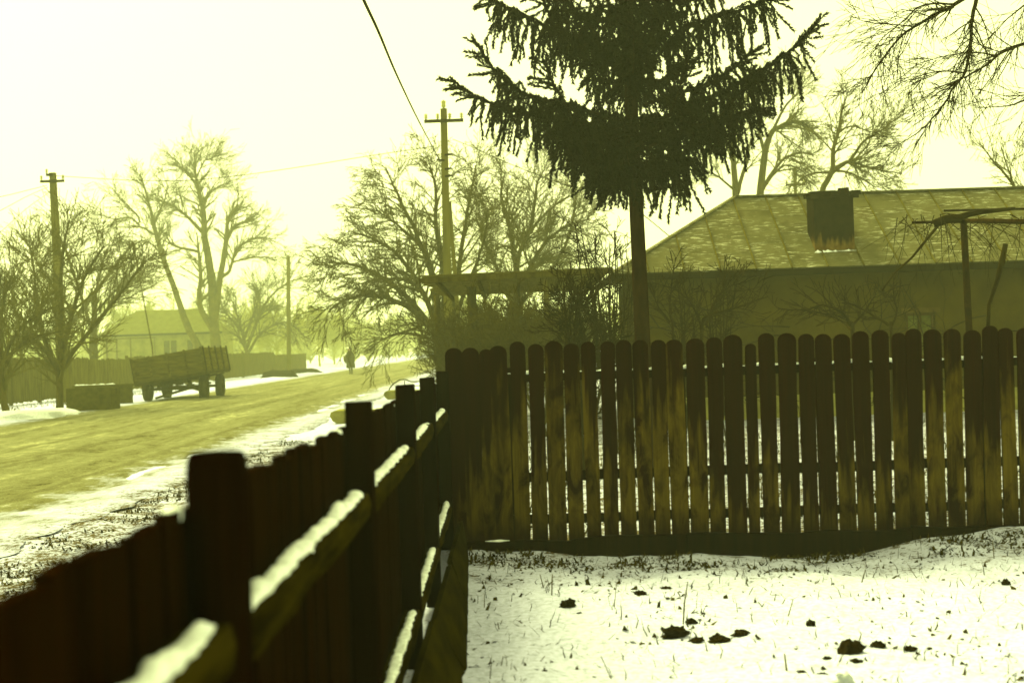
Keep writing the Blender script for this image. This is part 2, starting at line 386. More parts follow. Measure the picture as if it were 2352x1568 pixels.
def m_tin():
    m, nt, b = base_mat('weathered_tin_sheet', 0.55)
    v = coords(nt, (1, 1, 1))
    big = noise_n(nt, v, 1.6, 4)
    fl = noise_n(nt, coords(nt, (3.4, 15.0, 15.0)), 1.4, 6, 0.65)
    c = ramp(nt, big, [(0.3, (0.056, 0.050, 0.018)), (0.55, (0.086, 0.080, 0.034)), (0.75, (0.054, 0.041, 0.012))])
    mk = node(nt, 'ShaderNodeMapRange'); mk.inputs[1].default_value = 0.54; mk.inputs[2].default_value = 0.66
    nt.links.new(fl, mk.inputs[0])
    pm = node(nt, 'ShaderNodeMapRange'); pm.inputs[1].default_value = 0.38; pm.inputs[2].default_value = 0.56
    nt.links.new(noise_n(nt, v, 0.9, 3), pm.inputs[0])
    c = mixc(nt, math_n(nt, 'MULTIPLY', mk.outputs[0], pm.outputs[0]), c, (0.34, 0.34, 0.24))
    rm = node(nt, 'ShaderNodeMapRange'); rm.inputs[1].default_value = 0.60; rm.inputs[2].default_value = 0.72
    nt.links.new(noise_n(nt, coords(nt, (1.2, 2.2, 2.2)), 1.0, 5), rm.inputs[0])
    nt.links.new(mixc(nt, math_n(nt, 'MULTIPLY', rm.outputs[0], 0.7), c, (0.034, 0.021, 0.004)), b.inputs['Base Color'])
    bump(nt, b, big, 0.2, 0.02)
    return m
MAT['tin'] = m_tin()
MAT['seam'] = simple('tin_seam', (0.05, 0.04, 0.02), (0.09, 0.075, 0.04), 4.0, rough=0.6, bmp=0)
MAT['plaster'] = simple('house_plaster', (0.030, 0.021, 0.001), (0.052, 0.038, 0.003), 1.3, rough=0.95, bmp=0.2)
MAT['soot'] = simple('sooty_brick', (0.005, 0.003, 0.001), (0.014, 0.009, 0.004), 5.0, rough=0.95, bmp=0.5)
MAT['eave'] = simple('eave_boards', (0.006, 0.004, 0.0008), (0.012, 0.0085, 0.002), 2.0, (.5, 6, 6), rough=0.9, bmp=0.2)

def m_chimney():
    m, nt, b = base_mat('sooty_plaster_chimney', 0.95)
    v = coords(nt, (1, 1, 1)); drip = noise_n(nt, coords(nt, (13, 13, 1.2)), 1.0, 4)
    tc = node(nt, 'ShaderNodeTexCoord'); sp = node(nt, 'ShaderNodeSeparateXYZ'); nt.links.new(tc.outputs['Object'], sp.inputs[0])
    s = math_n(nt, 'ADD', math_n(nt, 'MULTIPLY', sp.outputs['Z'], 1.6), drip)
    mk = node(nt, 'ShaderNodeMapRange'); mk.inputs[1].default_value = 0.72; mk.inputs[2].default_value = 0.95
    nt.links.new(s, mk.inputs[0])
    soot = ramp(nt, noise_n(nt, v, 7.0, 5), [(0.3, (0.004, 0.002, 0.0005)), (0.7, (0.012, 0.008, 0.002))])
    pl = ramp(nt, noise_n(nt, v, 9.0, 5), [(0.3, (0.05, 0.024, 0.004)), (0.7, (0.12, 0.085, 0.02))])
    nt.links.new(mixc(nt, mk.outputs[0], pl, soot), b.inputs['Base Color'])
    bump(nt, b, drip, 0.3, 0.02)
    return m
MAT['chimney'] = m_chimney()

# ------------------------------------------------------------------ ground, road
CLODS = [
    (1305, 1398, 36, 22, 'round dark soil clod in the snow left of the upright stick'), (1471, 1364, 28, 12, 'flat dark clod between the round clod and the stick'), (1550, 1456, 48, 28, 'jagged dark clod left in the cluster below the stick'),
    (1600, 1466, 34, 12, 'low crumbly clod in the middle of the cluster below the stick'), (1652, 1470, 48, 18, 'broad clod at the right of the cluster below the stick'), (1588, 1428, 22, 13, 'small clod right at the foot of the stick'), (1702, 1458, 37, 19, 'smooth oval clod alone right of the cluster'),
    (1953, 1492, 56, 34, 'largest dark clod in the lower right snow'), (2016, 1474, 26, 18, 'clod just right of the largest clod'), (1966, 1512, 34, 10, 'flat crumb below the largest clod'), (1900, 1505, 22, 8, 'thin crumb left of the largest clod'), (1863, 1424, 18, 18, 'small upright crumb above the largest clod'),
    (1331, 1412, 12, 8, 'crumb beside the round clod'), (1840, 1536, 24, 8, 'flat crumb near the bottom edge under the leaning stub'), (1890, 1540, 26, 7, 'flat crumb near the bottom edge below the largest clod'), (2090, 1478, 26, 14, 'crumbly clod with grass at the right of the largest clod'), (2310, 1326, 18, 14, 'dark clod at the far right edge of the snow'), (1530, 1342, 26, 8, 'flat clod above the cluster near the fence')]
def spot(px, py):
    d = EYE * FPX / (py - (793 - ROLL * (px - 1176))); return P(px, py, d)
HOLLOWS = [(spot(c[0], c[1]).x, spot(c[0], c[1]).y, c[2] * 0.5 / FPX * spot(c[0], c[1]).y + 0.05) for c in CLODS]
FX = [-0.9, -0.36, 0.23, 0.70, 1.33, 1.96, 2.47, 2.90, 3.54, 5.5]
FZ = [0.035, 0.035, 0.005, -0.025, -0.045, -0.075, -0.045, 0.01, 0.055, 0.07]
def ground_z(x, y):
    """height of the snow, vectorised"""
    x, y = np.asarray(x, float), np.asarray(y, float)
    w = np.where(y < 10.32, np.exp(-((y - 10.2) / 1.3) ** 2), np.exp(-((y - 10.3) / 0.4) ** 2)) * (x > -0.75)
    z = np.interp(x, FX, FZ) * w
    ditch = -0.28 * np.exp(-((x + 1.75) / 0.5) ** 2) * np.clip((y - 20) / 6, 0, 1) * np.clip((150 - y) / 40, 0, 1)
    bank = 0.10 * np.exp(-((x + 14.2) / 0.9) ** 2)
    z = z + ditch + bank
    z = z + 0.018 * np.sin(x * 2.1 + 1.3 * np.sin(y * 0.9)) * np.sin(y * 1.7 + x) + 0.03 * np.sin(x * 0.31 + 2) * np.sin(y * 0.23) * (x < -14.5)
    for hx, hy, hr in HOLLOWS:
        z = z - 0.018 * np.exp(-((x - hx) ** 2 + (y - hy) ** 2) / (hr * hr))
    z = z + 0.016 * np.sin(x * 5.3 + 2.0 * np.sin(y * 2.3)) * np.sin(y * 4.1 + 1.7 * np.sin(x * 1.9)) * (x > -6) * (y < 14)
    return z
def build_ground():
    xs = np.concatenate([-6 - np.geomspace(0.08, 594, 70)[::-1], np.arange(-6, 7, 0.055), 7 + np.geomspace(0.08, 593, 60)])
    ys = np.concatenate([1 - np.geomspace(0.3, 60, 12)[::-1], np.arange(1, 12, 0.055), 12 + np.geomspace(0.06, 688, 150)])
    X, Y = np.meshgrid(xs, ys)
    Z = ground_z(X, Y)
    rough = np.array([noise.fractal(Vector((x * 3.1, y * 3.1, 0)), 0.9, 2.1, 4) if (-6 < x < 7 and y < 13) else 0.0 for x, y in zip(X.ravel(), Y.ravel())]).reshape(X.shape)
    edge = np.where(X < -0.8, 1.9, 1.0)
    Z = Z + rough * 0.017 * edge
    n, m = len(xs), len(ys)
    idx = np.arange(n * m).reshape(m, n)
    Q = np.stack([idx[:-1, :-1], idx[:-1, 1:], idx[1:, 1:], idx[1:, :-1]], -1).reshape(-1, 4)
    me = np_mesh('ground', np.stack([X, Y, Z], -1).reshape(-1, 3), Q, smooth=True)
    o = link('ground', me, MAT['ground']); tag(o, 'thin patchy snow over withered grass', kind='structure')
    return o
build_ground()

def road_cx(y):
    return -8.35 - 0.9 * np.clip((np.asarray(y, float) - 15) / 100, 0, 1.2) ** 1.2
def build_road():
    us = np.linspace(0, 1, 120)
    ys = np.concatenate([np.arange(4, 40, 0.16), 40 + np.geomspace(0.2, 560, 130)])
    U, Y = np.meshgrid(us, ys)
    W = 8.8
    X = road_cx(Y) + (U - 0.5) * W
    wob = np.array([noise.noise(Vector((y * 0.45, 3.0, 0))) + 0.6 * noise.noise(Vector((y * 1.9, 8.0, 0))) for y in Y.ravel()]).reshape(Y.shape)
    X = X + wob * 0.30 * np.abs(2 * U - 1) ** 8 * np.sign(U - 0.5)
    Zr = np.array([noise.fractal(Vector((x * 0.9, y * 0.16, 0)), 0.9, 2.1, 5) for x, y in zip(X.ravel(), Y.ravel())]).reshape(X.shape)
    rut = -0.03 * (np.exp(-((X - road_cx(Y) - 1.9) / 0.28) ** 2) + np.exp(-((X - road_cx(Y) - 3.5) / 0.28) ** 2) + np.exp(-((X - road_cx(Y) + 1.6) / 0.3) ** 2) + np.exp(-((X - road_cx(Y) + 0.1) / 0.3) ** 2))
    fade = np.clip(np.minimum(U, 1 - U) / 0.1, 0, 1)
    Z = np.maximum(ground_z(X, Y), ground_z(X, Y) * 0) + 0.005 + (0.017 + 0.030 * Zr + rut + 0.05 * (1 - (2 * U - 1) ** 2)) * fade
    n, m = len(us), len(ys)
    idx = np.arange(n * m).reshape(m, n)
    Q = np.stack([idx[:-1, :-1], idx[:-1, 1:], idx[1:, 1:], idx[1:, :-1]], -1).reshape(-1, 4)
    me = np_mesh('road', np.stack([X, Y, Z], -1).reshape(-1, 3), Q, smooth=True)
    uv = me.uv_layers.new(name='UVMap')
    li = np.zeros(len(me.loops), np.int32); me.loops.foreach_get('vertex_index', li)
    uvs = np.stack([U.ravel()[li], (Y.ravel()[li]) * 0.1], -1).astype(np.float32)
    uv.data.foreach_set('uv', uvs.ravel())
    o = link('road', me, MAT['road']); tag(o, 'wide rutted dirt road dusted with snow along both edges', kind='structure')
build_road()
# ------------------------------------------------------------------ picket fence across the yard (right)
FY = 10.30
right_fence = empty('picket_fence', (1.6, FY, 0))
tag(right_fence, 'tall dark picket fence with round-topped boards across the back of the snowy yard', 'fence')
def zx(z, o=1050):                # zoomed picture column to world x on the fence
    return ((o + z / 2.529) * 0.93333 - 1176 + ROLL * 60) / FPX * FY
cols = [(118, 210, 0, 0), (214, 306, 0, 0), (317, 386, 0, 0)] + [(398, 492, 0, 0), (505, 600, 0, 0), (615, 710, 0, 0), (718, 828, 0, 0), (842, 938, 0, 0), (955, 1042, 0, 0), (1063, 1150, 0, 0), (1167, 1262, 0, 0), (1277, 1372, 0, 0), (1381, 1472, 0, 0), (1484, 1586, 0, 0), (1600, 1710, 0, 0), (1724, 1817, 0, 0)]
cols2 = [(15, 128, 0), (143, 207, -0.065), (234, 330, 0), (347, 458, 0), (482, 576, 0), (594, 692, 0), (708, 808, 0), (822, 922, 0), (936, 1036, 0), (1056, 1142, 0), (1143, 1236, 0), (1262, 1368, 0), (1384, 1484, 0), (1500, 1602, 0), (1620, 1712, 0), (1728, 1815, 0)]
pick = [(zx(a), zx(b), dz) for a, b, dz, _ in cols] + [(zx(a, 1770), zx(b, 1770), dz) for a, b, dz in cols2]
xx = pick[-1][1] + 0.018
for k in range(10):
    w = rnd.uniform(0.105, 0.125); pick.append((xx, xx + w, rnd.uniform(-0.01, 0.01))); xx += w + rnd.uniform(0.012, 0.024)
def picket_mesh(w, h, rr):
    seg = 8; prof = [(-w / 2, 0), (w / 2, 0)]
    n = 4
    for i in range(1, n):                      # slightly wavy sawn edges
        prof.append((w / 2 + rr.uniform(-0.004, 0.003), (h - w * 0.42) * i / n))
    for i in range(seg + 1):
        a = math.pi * i / seg
        prof.append((math.cos(a) * w / 2, h - w * 0.42 + math.sin(a) * w * 0.42))
    for i in range(n - 1, 0, -1):
        prof.append((-w / 2 + rr.uniform(-0.003, 0.004), (h - w * 0.42) * i / n))
    return MB().extrude(prof, -0.012, 0.012).mesh('picket')
rr = random.Random(3)
for i, (a, b, dz) in enumerate(pick):
    w = b - a + (0.016 if i < 4 else 0.0); x = (a + b) / 2
    z0 = rr.uniform(0.02, 0.06); top = 1.518 + dz + rr.uniform(-0.018, 0.014) - (0.02 if i < 3 else 0)
    lean = rr.uniform(-0.011, 0.011)
    if i >= 24: lean = rr.uniform(0.0, 0.016)
    o = link('picket', picket_mesh(w + 0.003, top - z0, rr), MAT['picket'], right_fence, (x - 1.6, rr.uniform(-0.006, 0.006), z0), (rr.uniform(-0.006, 0.006), lean, 0))
    wet = min(1.0, max(0.0, 0.72 - 0.55 * math.exp(-((x - 2.05) / 0.55) ** 2))) if x < 3.2 else 0.7
    o.color = (max(0.0, min(1.0, wet + rr.uniform(-0.26, 0.30) - (0.35 if i < 3 else 0))), 0, 0, 1)
x_end = pick[-1][1]
def wavy_rail(x0, x1, y, z, w, h, rr, n=14, tilt=0.0):
    """rail along x with uneven section"""
    V, F = [], []
    mb = MB()
    pts = []
    for i in range(n + 1):
        t = i / n; x = x0 + (x1 - x0) * t
        dz, dy = rr.uniform(-0.006, 0.006), rr.uniform(-0.004, 0.004)
        hh = h * rr.uniform(0.92, 1.08)
        pts += [(x, y - w / 2 + dy, z - hh / 2 + dz), (x, y + w / 2 + dy, z - hh / 2 + dz), (x, y + w / 2 + dy, z + hh / 2 + dz), (x, y - w / 2 + dy, z + hh / 2 + dz)]
    fs = [(0, 1, 2, 3)] + [(n * 4 + 3, n * 4 + 2, n * 4 + 1, n * 4)]
    for i in range(n):
        for j in range(4):
            a, b = i * 4 + j, i * 4 + (j + 1) % 4
            fs.append((a, a + 4, b + 4, b))
    return mb.poly(pts, fs)
def snow_strip(path, w, h, seed, name='snow'):
    """lumpy ridge of snow lying along a path (list of Vectors at the top of a rail)"""
    L = [0.0]
    for a, b in zip(path, path[1:]): L.append(L[-1] + (b - a).length)
    n = max(8, int(L[-1] / 0.022)); k = 7
    V, Q = [], []
    for i in range(n + 1):
        s = L[-1] * i / n
        j = 0
        while j < len(L) - 2 and L[j + 1] < s: j += 1
        t = (s - L[j]) / max(1e-6, L[j + 1] - L[j]); p = path[j].lerp(path[j + 1], t)
        d = (path[j + 1] - path[j]).normalized(); side = d.cross(Vector((0, 0, 1))).normalized()
        nn = 0.5 + noise.noise(Vector((s * 7, seed * 5.1, 0))) * 0.9 + noise.noise(Vector((s * 24, seed * 5.1, 4))) * 0.7
        end = min(1, i / 3, (n - i) / 3)
        hh = h * max(0.10, nn) * max(0.15, end); ww = w * (0.90 + 0.45 * noise.noise(Vector((s * 14, seed * 3.3, 9))) + 0.3 * noise.noise(Vector((s * 45, seed, 2)))) * (0.35 + 0.65 * end)
        for q in range(k):
            a = math.pi * q / (k - 1)
            pp = p + side * math.cos(a) * ww / 2 + Vector((0, 0, math.sin(a) ** 0.8 * hh + 0.001 - (0.012 if q in (0, k - 1) else 0) * min(1, hh / h)))
            V.append(pp)
    for i in range(n):
        for q in range(k - 1):
            a = i * k + q; Q.append((a, a + 1, a + 1 + k, a + k))
    return np_mesh(name, V, Q, smooth=True)
xr0 = pick[0][0] - 0.02
for z, h, sn in ((1.262, 0.062, True), (0.545, 0.07, False), (0.235, 0.065, False)):
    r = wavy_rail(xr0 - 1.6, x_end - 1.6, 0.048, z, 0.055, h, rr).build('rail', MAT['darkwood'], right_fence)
    if sn:
        s = snow_strip([Vector((xr0 - 1.55, 0.048, z + h / 2 + 0.004)), Vector((x_end - 1.65, 0.048, z + h / 2 + 0.004))], 0.05, 0.022, 5)
        link('snow', s, MAT['snow'], r)
for px in (1180, 1560, 1900, 2270):
    x = P(px, 900, FY).x - 1.6
    MB().box(x - 0.05, x + 0.05, 0.078, 0.17, -0.1, 1.34, 0.004, rr).build('post', MAT['darkwood'], right_fence)
# base beam in front of the boards, its ends and joints uneven
bx = xr0 - 0.05
for k, ln in enumerate((1.75, 1.62, 1.9, 1.4)):
    wavy_rail(bx + 0.006 - 1.6, bx + ln - 1.6, -0.045 - 0.006 * (k % 2), -0.06, 0.06, 0.31, rr, 8).build('base_board', MAT['darkwood'], right_fence)
    bx += ln
s = snow_strip([Vector((zx(318) - 1.6, -0.05, 0.10)), Vector((zx(470) - 1.6, -0.05, 0.10))], 0.035, 0.016, 8)
link('snow_patch', s, MAT['snow'], right_fence)

# ------------------------------------------------------------------ roadside fence (left, running away from the camera)
left_fence = empty('board_fence', (-0.55, 5.0, 0))
tag(left_fence, 'dark plank fence running from the foreground along the road with snow on its rails', 'fence')
rr = random.Random(11)
lx = 0.55
y = 0.7
bmeshes = []
for k in range(8):
    w = rr.uniform(0.085, 0.115); mb = MB()
    prof_n = 1
    a, b = rr.uniform(-0.005, 0.005), rr.uniform(-0.005, 0.005)
    mb.poly([(0, 0, 0), (0.022, 0, 0), (0.022, w, 0), (0, w, 0), (0, 0, 1.2 + a), (0.022, 0, 1.2 + a), (0.022, w, 1.2 + b), (0, w, 1.2 + b)],
            [(0, 3, 2, 1), (4, 5, 6, 7), (0, 1, 5, 4), (1, 2, 6, 5), (2, 3, 7, 6), (3, 0, 4, 7)])
    bmeshes.append((w, mb.mesh('board')))
while y < 10.16:
    w, me = bmeshes[rr.randrange(8)]
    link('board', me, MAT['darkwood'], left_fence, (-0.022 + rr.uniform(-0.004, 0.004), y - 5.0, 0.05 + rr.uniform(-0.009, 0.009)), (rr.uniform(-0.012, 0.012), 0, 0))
    y += w + rr.uniform(0.004, 0.012)
posts = [(2.40, 1.338, 0.106), (4.62, 1.335, 0.088), (6.66, 1.335, 0.085), (8.35, 1.33, 0.085), (10.14, 1.335, 0.09)]
for i, (py, zt, w) in enumerate(posts):
    mb = MB()
    n = 10 if i == 0 else 4
    if i == 0:                                     # the near post is a round log with a hollowed, tarred top
        k = 14; prof = [(-0.2, 1.0), (0.4, 1.0), (0.9, 0.98), (zt - 0.035, 1.0), (zt - 0.016, 0.97), (zt - 0.005, 0.91), (zt, 0.82), (zt - 0.002, 0.72), (zt - 0.018, 0.62)]
        V = []
        for z, f in prof:
            for j in range(k):
                a = 2 * math.pi * j / k; q = 1 + 0.05 * noise.noise(Vector((math.cos(a), math.sin(a), z * 0.6)))
                V.append((0.047 + math.cos(a) * w / 2 * f * q, py - 5 + math.sin(a) * w / 2 * f * q, z))
        F = [(r_ * k + j, r_ * k + (j + 1) % k, (r_ + 1) * k + (j + 1) % k, (r_ + 1) * k + j) for r_ in range(len(prof) - 1) for j in range(k)]
        F.append(tuple((len(prof) - 1) * k + j for j in range(k)))
        mb.poly(V, F)
    else:
        mb.box(0.002, 0.002 + w, py - 5 - w / 2, py - 5 + w / 2, -0.2, zt, 0.003, rr)
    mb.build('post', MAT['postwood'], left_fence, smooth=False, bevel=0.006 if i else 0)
def rail_y(x, y0, y1, z0, z1, w, h, seed):
    r2 = random.Random(seed); n = 12; pts = []
    for i in range(n + 1):
        t = i / n; yy = y0 + (y1 - y0) * t; z = z0 + (z1 - z0) * t + r2.uniform(-0.005, 0.005)
        dw = r2.uniform(-0.004, 0.004); lip = h * (0.5 + 0.10 * r2.random())
        # half-round log section: flat top, bulging face
        pts += [(x - w / 2, yy, z - h), (x + w * 0.10 + dw, yy, z - h), (x + w * 0.46 + dw, yy, z - h * 0.72), (x + w * 0.54 + dw, yy, z - h * 0.35), (x + w * 0.42 + dw, yy, z), (x - w / 2, yy, z)]
    k = 6
    fs = [tuple(range(k)), tuple(n * k + j for j in range(k - 1, -1, -1))]
    for i in range(n):
        for j in range(k):
            a, b = i * k + j, i * k + (j + 1) % k
            fs.append((a, a + k, b + k, b))
    return MB().poly(pts, fs)
spans = [(0.45, 2.34), (2.47, 4.56), (4.69, 6.60), (6.72, 8.29), (8.41, 10.08)]
for i, (a, b) in enumerate(spans):
    zt = 1.045 + rr.uniform(-0.012, 0.012)
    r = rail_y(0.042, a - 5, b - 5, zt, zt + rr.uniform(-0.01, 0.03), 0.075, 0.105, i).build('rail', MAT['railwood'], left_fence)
    path = [Vector((0.045, a - 5 + 0.03, zt + 0.002)), Vector((0.045, (a + b) / 2 - 5, zt + 0.006)), Vector((0.045, b - 5 - 0.03, zt + 0.008))]
    link('snow', snow_strip(path, 0.046, 0.026, i + 20), MAT['snow'], r)
    zl = (0.22, 0.22, 0.25, 0.30, 0.36)[i]
    r = rail_y(0.05, a - 5, b - 5, zl, zl + (0.04 if i > 1 else 0.0), 0.075, 0.10, i + 40).build('rail', MAT['railwood'], left_fence)
    path = [Vector((0.053, a - 5 + 0.02, zl + 0.002)), Vector((0.053, b - 5 - 0.02, zl + (0.045 if i > 1 else 0.005)))]
    link('snow', snow_strip(path, 0.044, 0.024, i + 60), MAT['snow'], r)
# planks leaning against the foot of the fence
for i, (a, b) in enumerate(((1.2, 3.6), (3.62, 6.55), (6.60, 8.30), (8.34, 10.20))):
    f = lambda yy: 0.29 - 0.028 * (yy - 6.0) if yy > 6 else 0.29
    ht = 0.24 + 0.02 * (i % 2)
    vs = []
    for yy in (a, b):
        xb = f(yy)
        vs += [(xb, yy - 5, -0.04), (xb + 0.025, yy - 5, -0.02), (0.135 + 0.02, yy - 5, ht), (0.125, yy - 5, ht - 0.012)]
    MB().poly(vs, [(0, 3, 2, 1), (4, 5, 6, 7), (0, 1, 5, 4), (1, 2, 6, 5), (2, 3, 7, 6), (3, 0, 4, 7)]).build('base_plank', MAT['base_plank'], left_fence)
# small snow caps on board tops beside posts
for (py, dy) in ((2.33, 0.05), (4.5, 0.05), (6.58, 0.04)):
    link('snow_lump', snow_strip([Vector((-0.012, py - 5 - 0.09, 1.245)), Vector((-0.012, py - 5 + 0.05, 1.245))], 0.03, 0.012, py), MAT['snow'], left_fence)

# ------------------------------------------------------------------ neighbour's house (right)
HY, HZ = 26.0, 2.74            # eave line
RY, RZ = 28.5, 4.30            # ridge line
HX0, HX1 = P(1408, 632, HY).x, 13.5
RX0, RX1 = P(1688, 458, RY).x, 11.2
house = empty('cottage', (6.0, 28.5, 0))
tag(house, 'long low cottage with a patched tin roof and sooty chimney behind the picket fence', 'house')
ho = Vector((6.0, 28.5, 0))
def hb(): return MB()
WY = HY + 0.45
def put(mb, name, mat, parent=house, **kw):
    off = ho if parent is house else ho
    mb.v = [(x - ho.x, y - ho.y, z - ho.z) for x, y, z in mb.v]
    return mb.build(name, mat, parent, **kw)
wx0 = HX0 + 0.45
winx, winz0, winz1 = P(2115, 740, WY).x, 1.02, 1.86
wmb = hb()
ww = 0.27
wmb.box(wx0, winx - ww, WY, WY + 0.3, -0.1, HZ - 0.06)
wmb.box(winx + ww, HX1 - 0.4, WY, WY + 0.3, -0.1, HZ - 0.06)
wmb.box(winx - ww, winx + ww, WY, WY + 0.3, -0.1, winz0)
wmb.box(winx - ww, winx + ww, WY, WY + 0.3, winz1, HZ - 0.06)
put(wmb, 'wall', MAT['plaster'])
put(hb().box(wx0, wx0 + 0.3, WY + 0.302, 30.5, -0.1, HZ - 0.06), 'wall', MAT['plaster'])
put(hb().box(HX1 - 0.7, HX1 - 0.4, WY + 0.302, 30.5, -0.1, HZ - 0.06), 'wall', MAT['plaster'])
put(hb().box(wx0, HX1 - 0.4, 30.502, 30.8, -0.1, HZ - 0.06), 'wall', MAT['plaster'])
put(hb().box(wx0 - 0.05, HX1 - 0.35, WY - 0.05, WY - 0.002, -0.1, 0.42), 'plinth', MAT['concrete'])
win = put(hb().box(winx - ww, winx + ww, WY + 0.12, WY + 0.14, winz0, winz1), 'window', MAT['paleglass'])
f = hb()
for x in (winx - ww, winx - 0.02, winx + ww - 0.05): f.box(x, x + 0.05, WY + 0.07, WY + 0.118, winz0, winz1)
f.box(winx - ww, winx + ww, WY + 0.069, WY + 0.117, winz1 - 0.05, winz1 - 0.001); f.box(winx - ww, winx + ww, WY + 0.069, WY + 0.117, winz0, winz0 + 0.05)
fo = put(f, 'window_frame', MAT['frame']); fo.parent = win
fo = put(hb().box(winx - ww - 0.09, winx + ww + 0.09, WY - 0.05, WY - 0.001, winz1, winz1 + 0.09), 'window_lintel', MAT['frame']); fo.parent = win
# second window, half hidden further right
put(hb().box(HX0 - 0.02, HX1 + 0.02, HY - 0.03, HY + 0.01, HZ - 0.13, HZ + 0.01), 'fascia', MAT['eave'])
put(hb().box(HX0, HX1, HY + 0.012, WY + 0.1, HZ - 0.05, HZ - 0.03), 'soffit', MAT['eave'])
put(hb().box(HX0 - 0.03, HX0 + 0.01, HY + 0.012, 31.0, HZ - 0.13, HZ + 0.01), 'fascia', MAT['eave'])
# roof: an under-deck with single tin sheets laid on it
deck = hb().poly([(HX0, HY, HZ), (HX1, HY, HZ), (RX1, RY, RZ), (RX0, RY, RZ), (HX0, 31.0, HZ), (HX1, 31.0, HZ)],
                 [(0, 1, 2, 3), (0, 3, 4), (5, 4, 3, 2), (1, 5, 2)])
roof = put(deck, 'roof', MAT['seam'])
sl = Vector((0, RY - HY, RZ - HZ)); slen = sl.length; sdir = sl / slen; nrm = Vector((0, -sdir.z, sdir.y))
def clip_poly(poly, a, b, c):
    """keep a*x + b*s >= c"""
    out = []
    for i in range(len(poly)):
        p, q = poly[i], poly[(i + 1) % len(poly)]
        fp, fq = a * p[0] + b * p[1] - c, a * q[0] + b * q[1] - c
        if fp >= 0: out.append(p)
        if (fp >= 0) != (fq >= 0):
            t = fp / (fp - fq); out.append((p[0] + (q[0] - p[0]) * t, p[1] + (q[1] - p[1]) * t))
    return out
rr = random.Random(21)
cw = 0.655
ncol = int((HX1 - HX0) / cw) + 1
for cidx in range(ncol):
    x0, x1 = HX0 + cidx * cw, HX0 + (cidx + 1) * cw
    cuts = [0, slen * (0.34 + 0.13 * ((cidx * 7) % 3 - 1)), slen * (0.70 + 0.10 * ((cidx * 5) % 3 - 1)), slen]
    for j in range(3):
        s0, s1 = cuts[j], cuts[j + 1]
        poly = [(x0 + 0.010, s0 + (-0.002 if j else -0.03)), (x1 - 0.010, s0 + (-0.002 if j else -0.03)), (x1 - 0.010, s1 + 0.012), (x0 + 0.010, s1 + 0.012)]
        k = (RX0 - HX0) / slen; poly = clip_poly(poly, 1, -k, HX0)
        k2 = (HX1 - RX1) / slen; poly = clip_poly(poly, -1, -k2, -HX1) if len(poly) >= 3 else poly
        if len(poly) < 3: continue
        lift = 0.010 + 0.001 * j + rr.uniform(0, 0.001)
        n = len(poly)
        top = [Vector((p[0], HY, HZ)) + sdir * p[1] + nrm * (lift + (0.003 if p[1] < s0 + 0.05 else 0)) for p in poly]
        bot = [t - nrm * 0.006 for t in top]
        mb = MB(); mb.poly([t - ho for t in top] + [t - ho for t in bot], [tuple(range(n)), tuple(range(2 * n - 1, n - 1, -1))] + [(i, i + n, (i + 1) % n + n, (i + 1) % n) for i in range(n)])
        mb.build('roof_sheet', MAT['tin'], roof)
    # standing seam between columns
    smax = slen if x0 > RX0 else max(0.0, (x0 - HX0) / (RX0 - HX0) * slen)
    if x0 > RX1: smax = min(smax, (HX1 - x0) / (HX1 - RX1) * slen)
    if smax > 0.1 and cidx:
        a = Vector((x0, HY, HZ)) + sdir * -0.02 + nrm * 0.02; b = Vector((x0, HY, HZ)) + sdir * smax + nrm * 0.02
        MB().bar(a - ho, b - ho, 0.022, 0.045, up=nrm).build('roof_seam', MAT['seam'], roof)
put(hb().bar((RX0, RY, RZ + 0.035), (RX1, RY, RZ + 0.035), 0.14, 0.03), 'ridge_cap', MAT['tin'], roof)
put(hb().bar((HX0, HY, HZ + 0.03), (RX0, RY, RZ + 0.03), 0.10, 0.03), 'hip_cap', MAT['tin'], roof)
# chimney
cyd = 26.52; cb = P(1918, 578, cyd); ct = P(1908, 436, cyd)
ch = put(hb().box(cb.x - 0.37, cb.x + 0.37, cyd, cyd + 0.62, cb.z - 0.25, ct.z - 0.10), 'chimney', None, roof)
ch.data.materials.clear(); ch.data.materials.append(MAT['chimney'])
for v in ch.data.vertices: v.co.z -= (cb.z)
ch.location.z = cb.z
rr = random.Random(5)
for k in range(9):
    bxp = cb.x - 0.43 + (k % 5) * 0.19 + rr.uniform(-0.02, 0.02); byp = cyd - 0.03 + (k // 5) * 0.42
    zt = ct.z - 0.098 + rr.uniform(0, 0.004)
    o = put(hb().box(bxp, bxp + 0.17, byp, byp + 0.2, zt, zt + 0.075 + 0.05 * ((k * 3) % 4 == 1), 0.006, rr), 'brick', MAT['soot'], ch)
    o.location.z = -ch.location.z
for k in range(5):
    bxp = cb.x - 0.45 + k * 0.185
    if k in (3,): continue
    o = put(hb().box(bxp, bxp + 0.17, cyd - 0.065, cyd - 0.031, ct.z - 0.165, ct.z - 0.10 + 0.02 * (k == 0), 0.005, rr), 'brick', MAT['soot'], ch)
    o.location.z = -ch.location.z
s = snow_strip([Vector((cb.x - 0.4, cyd - 0.045, cb.z - 0.01)) - ho, Vector((cb.x + 0.42, cyd - 0.045, cb.z + 0.01)) - ho], 0.07, 0.05, 3)
link('snow', s, MAT['snow'], roof)

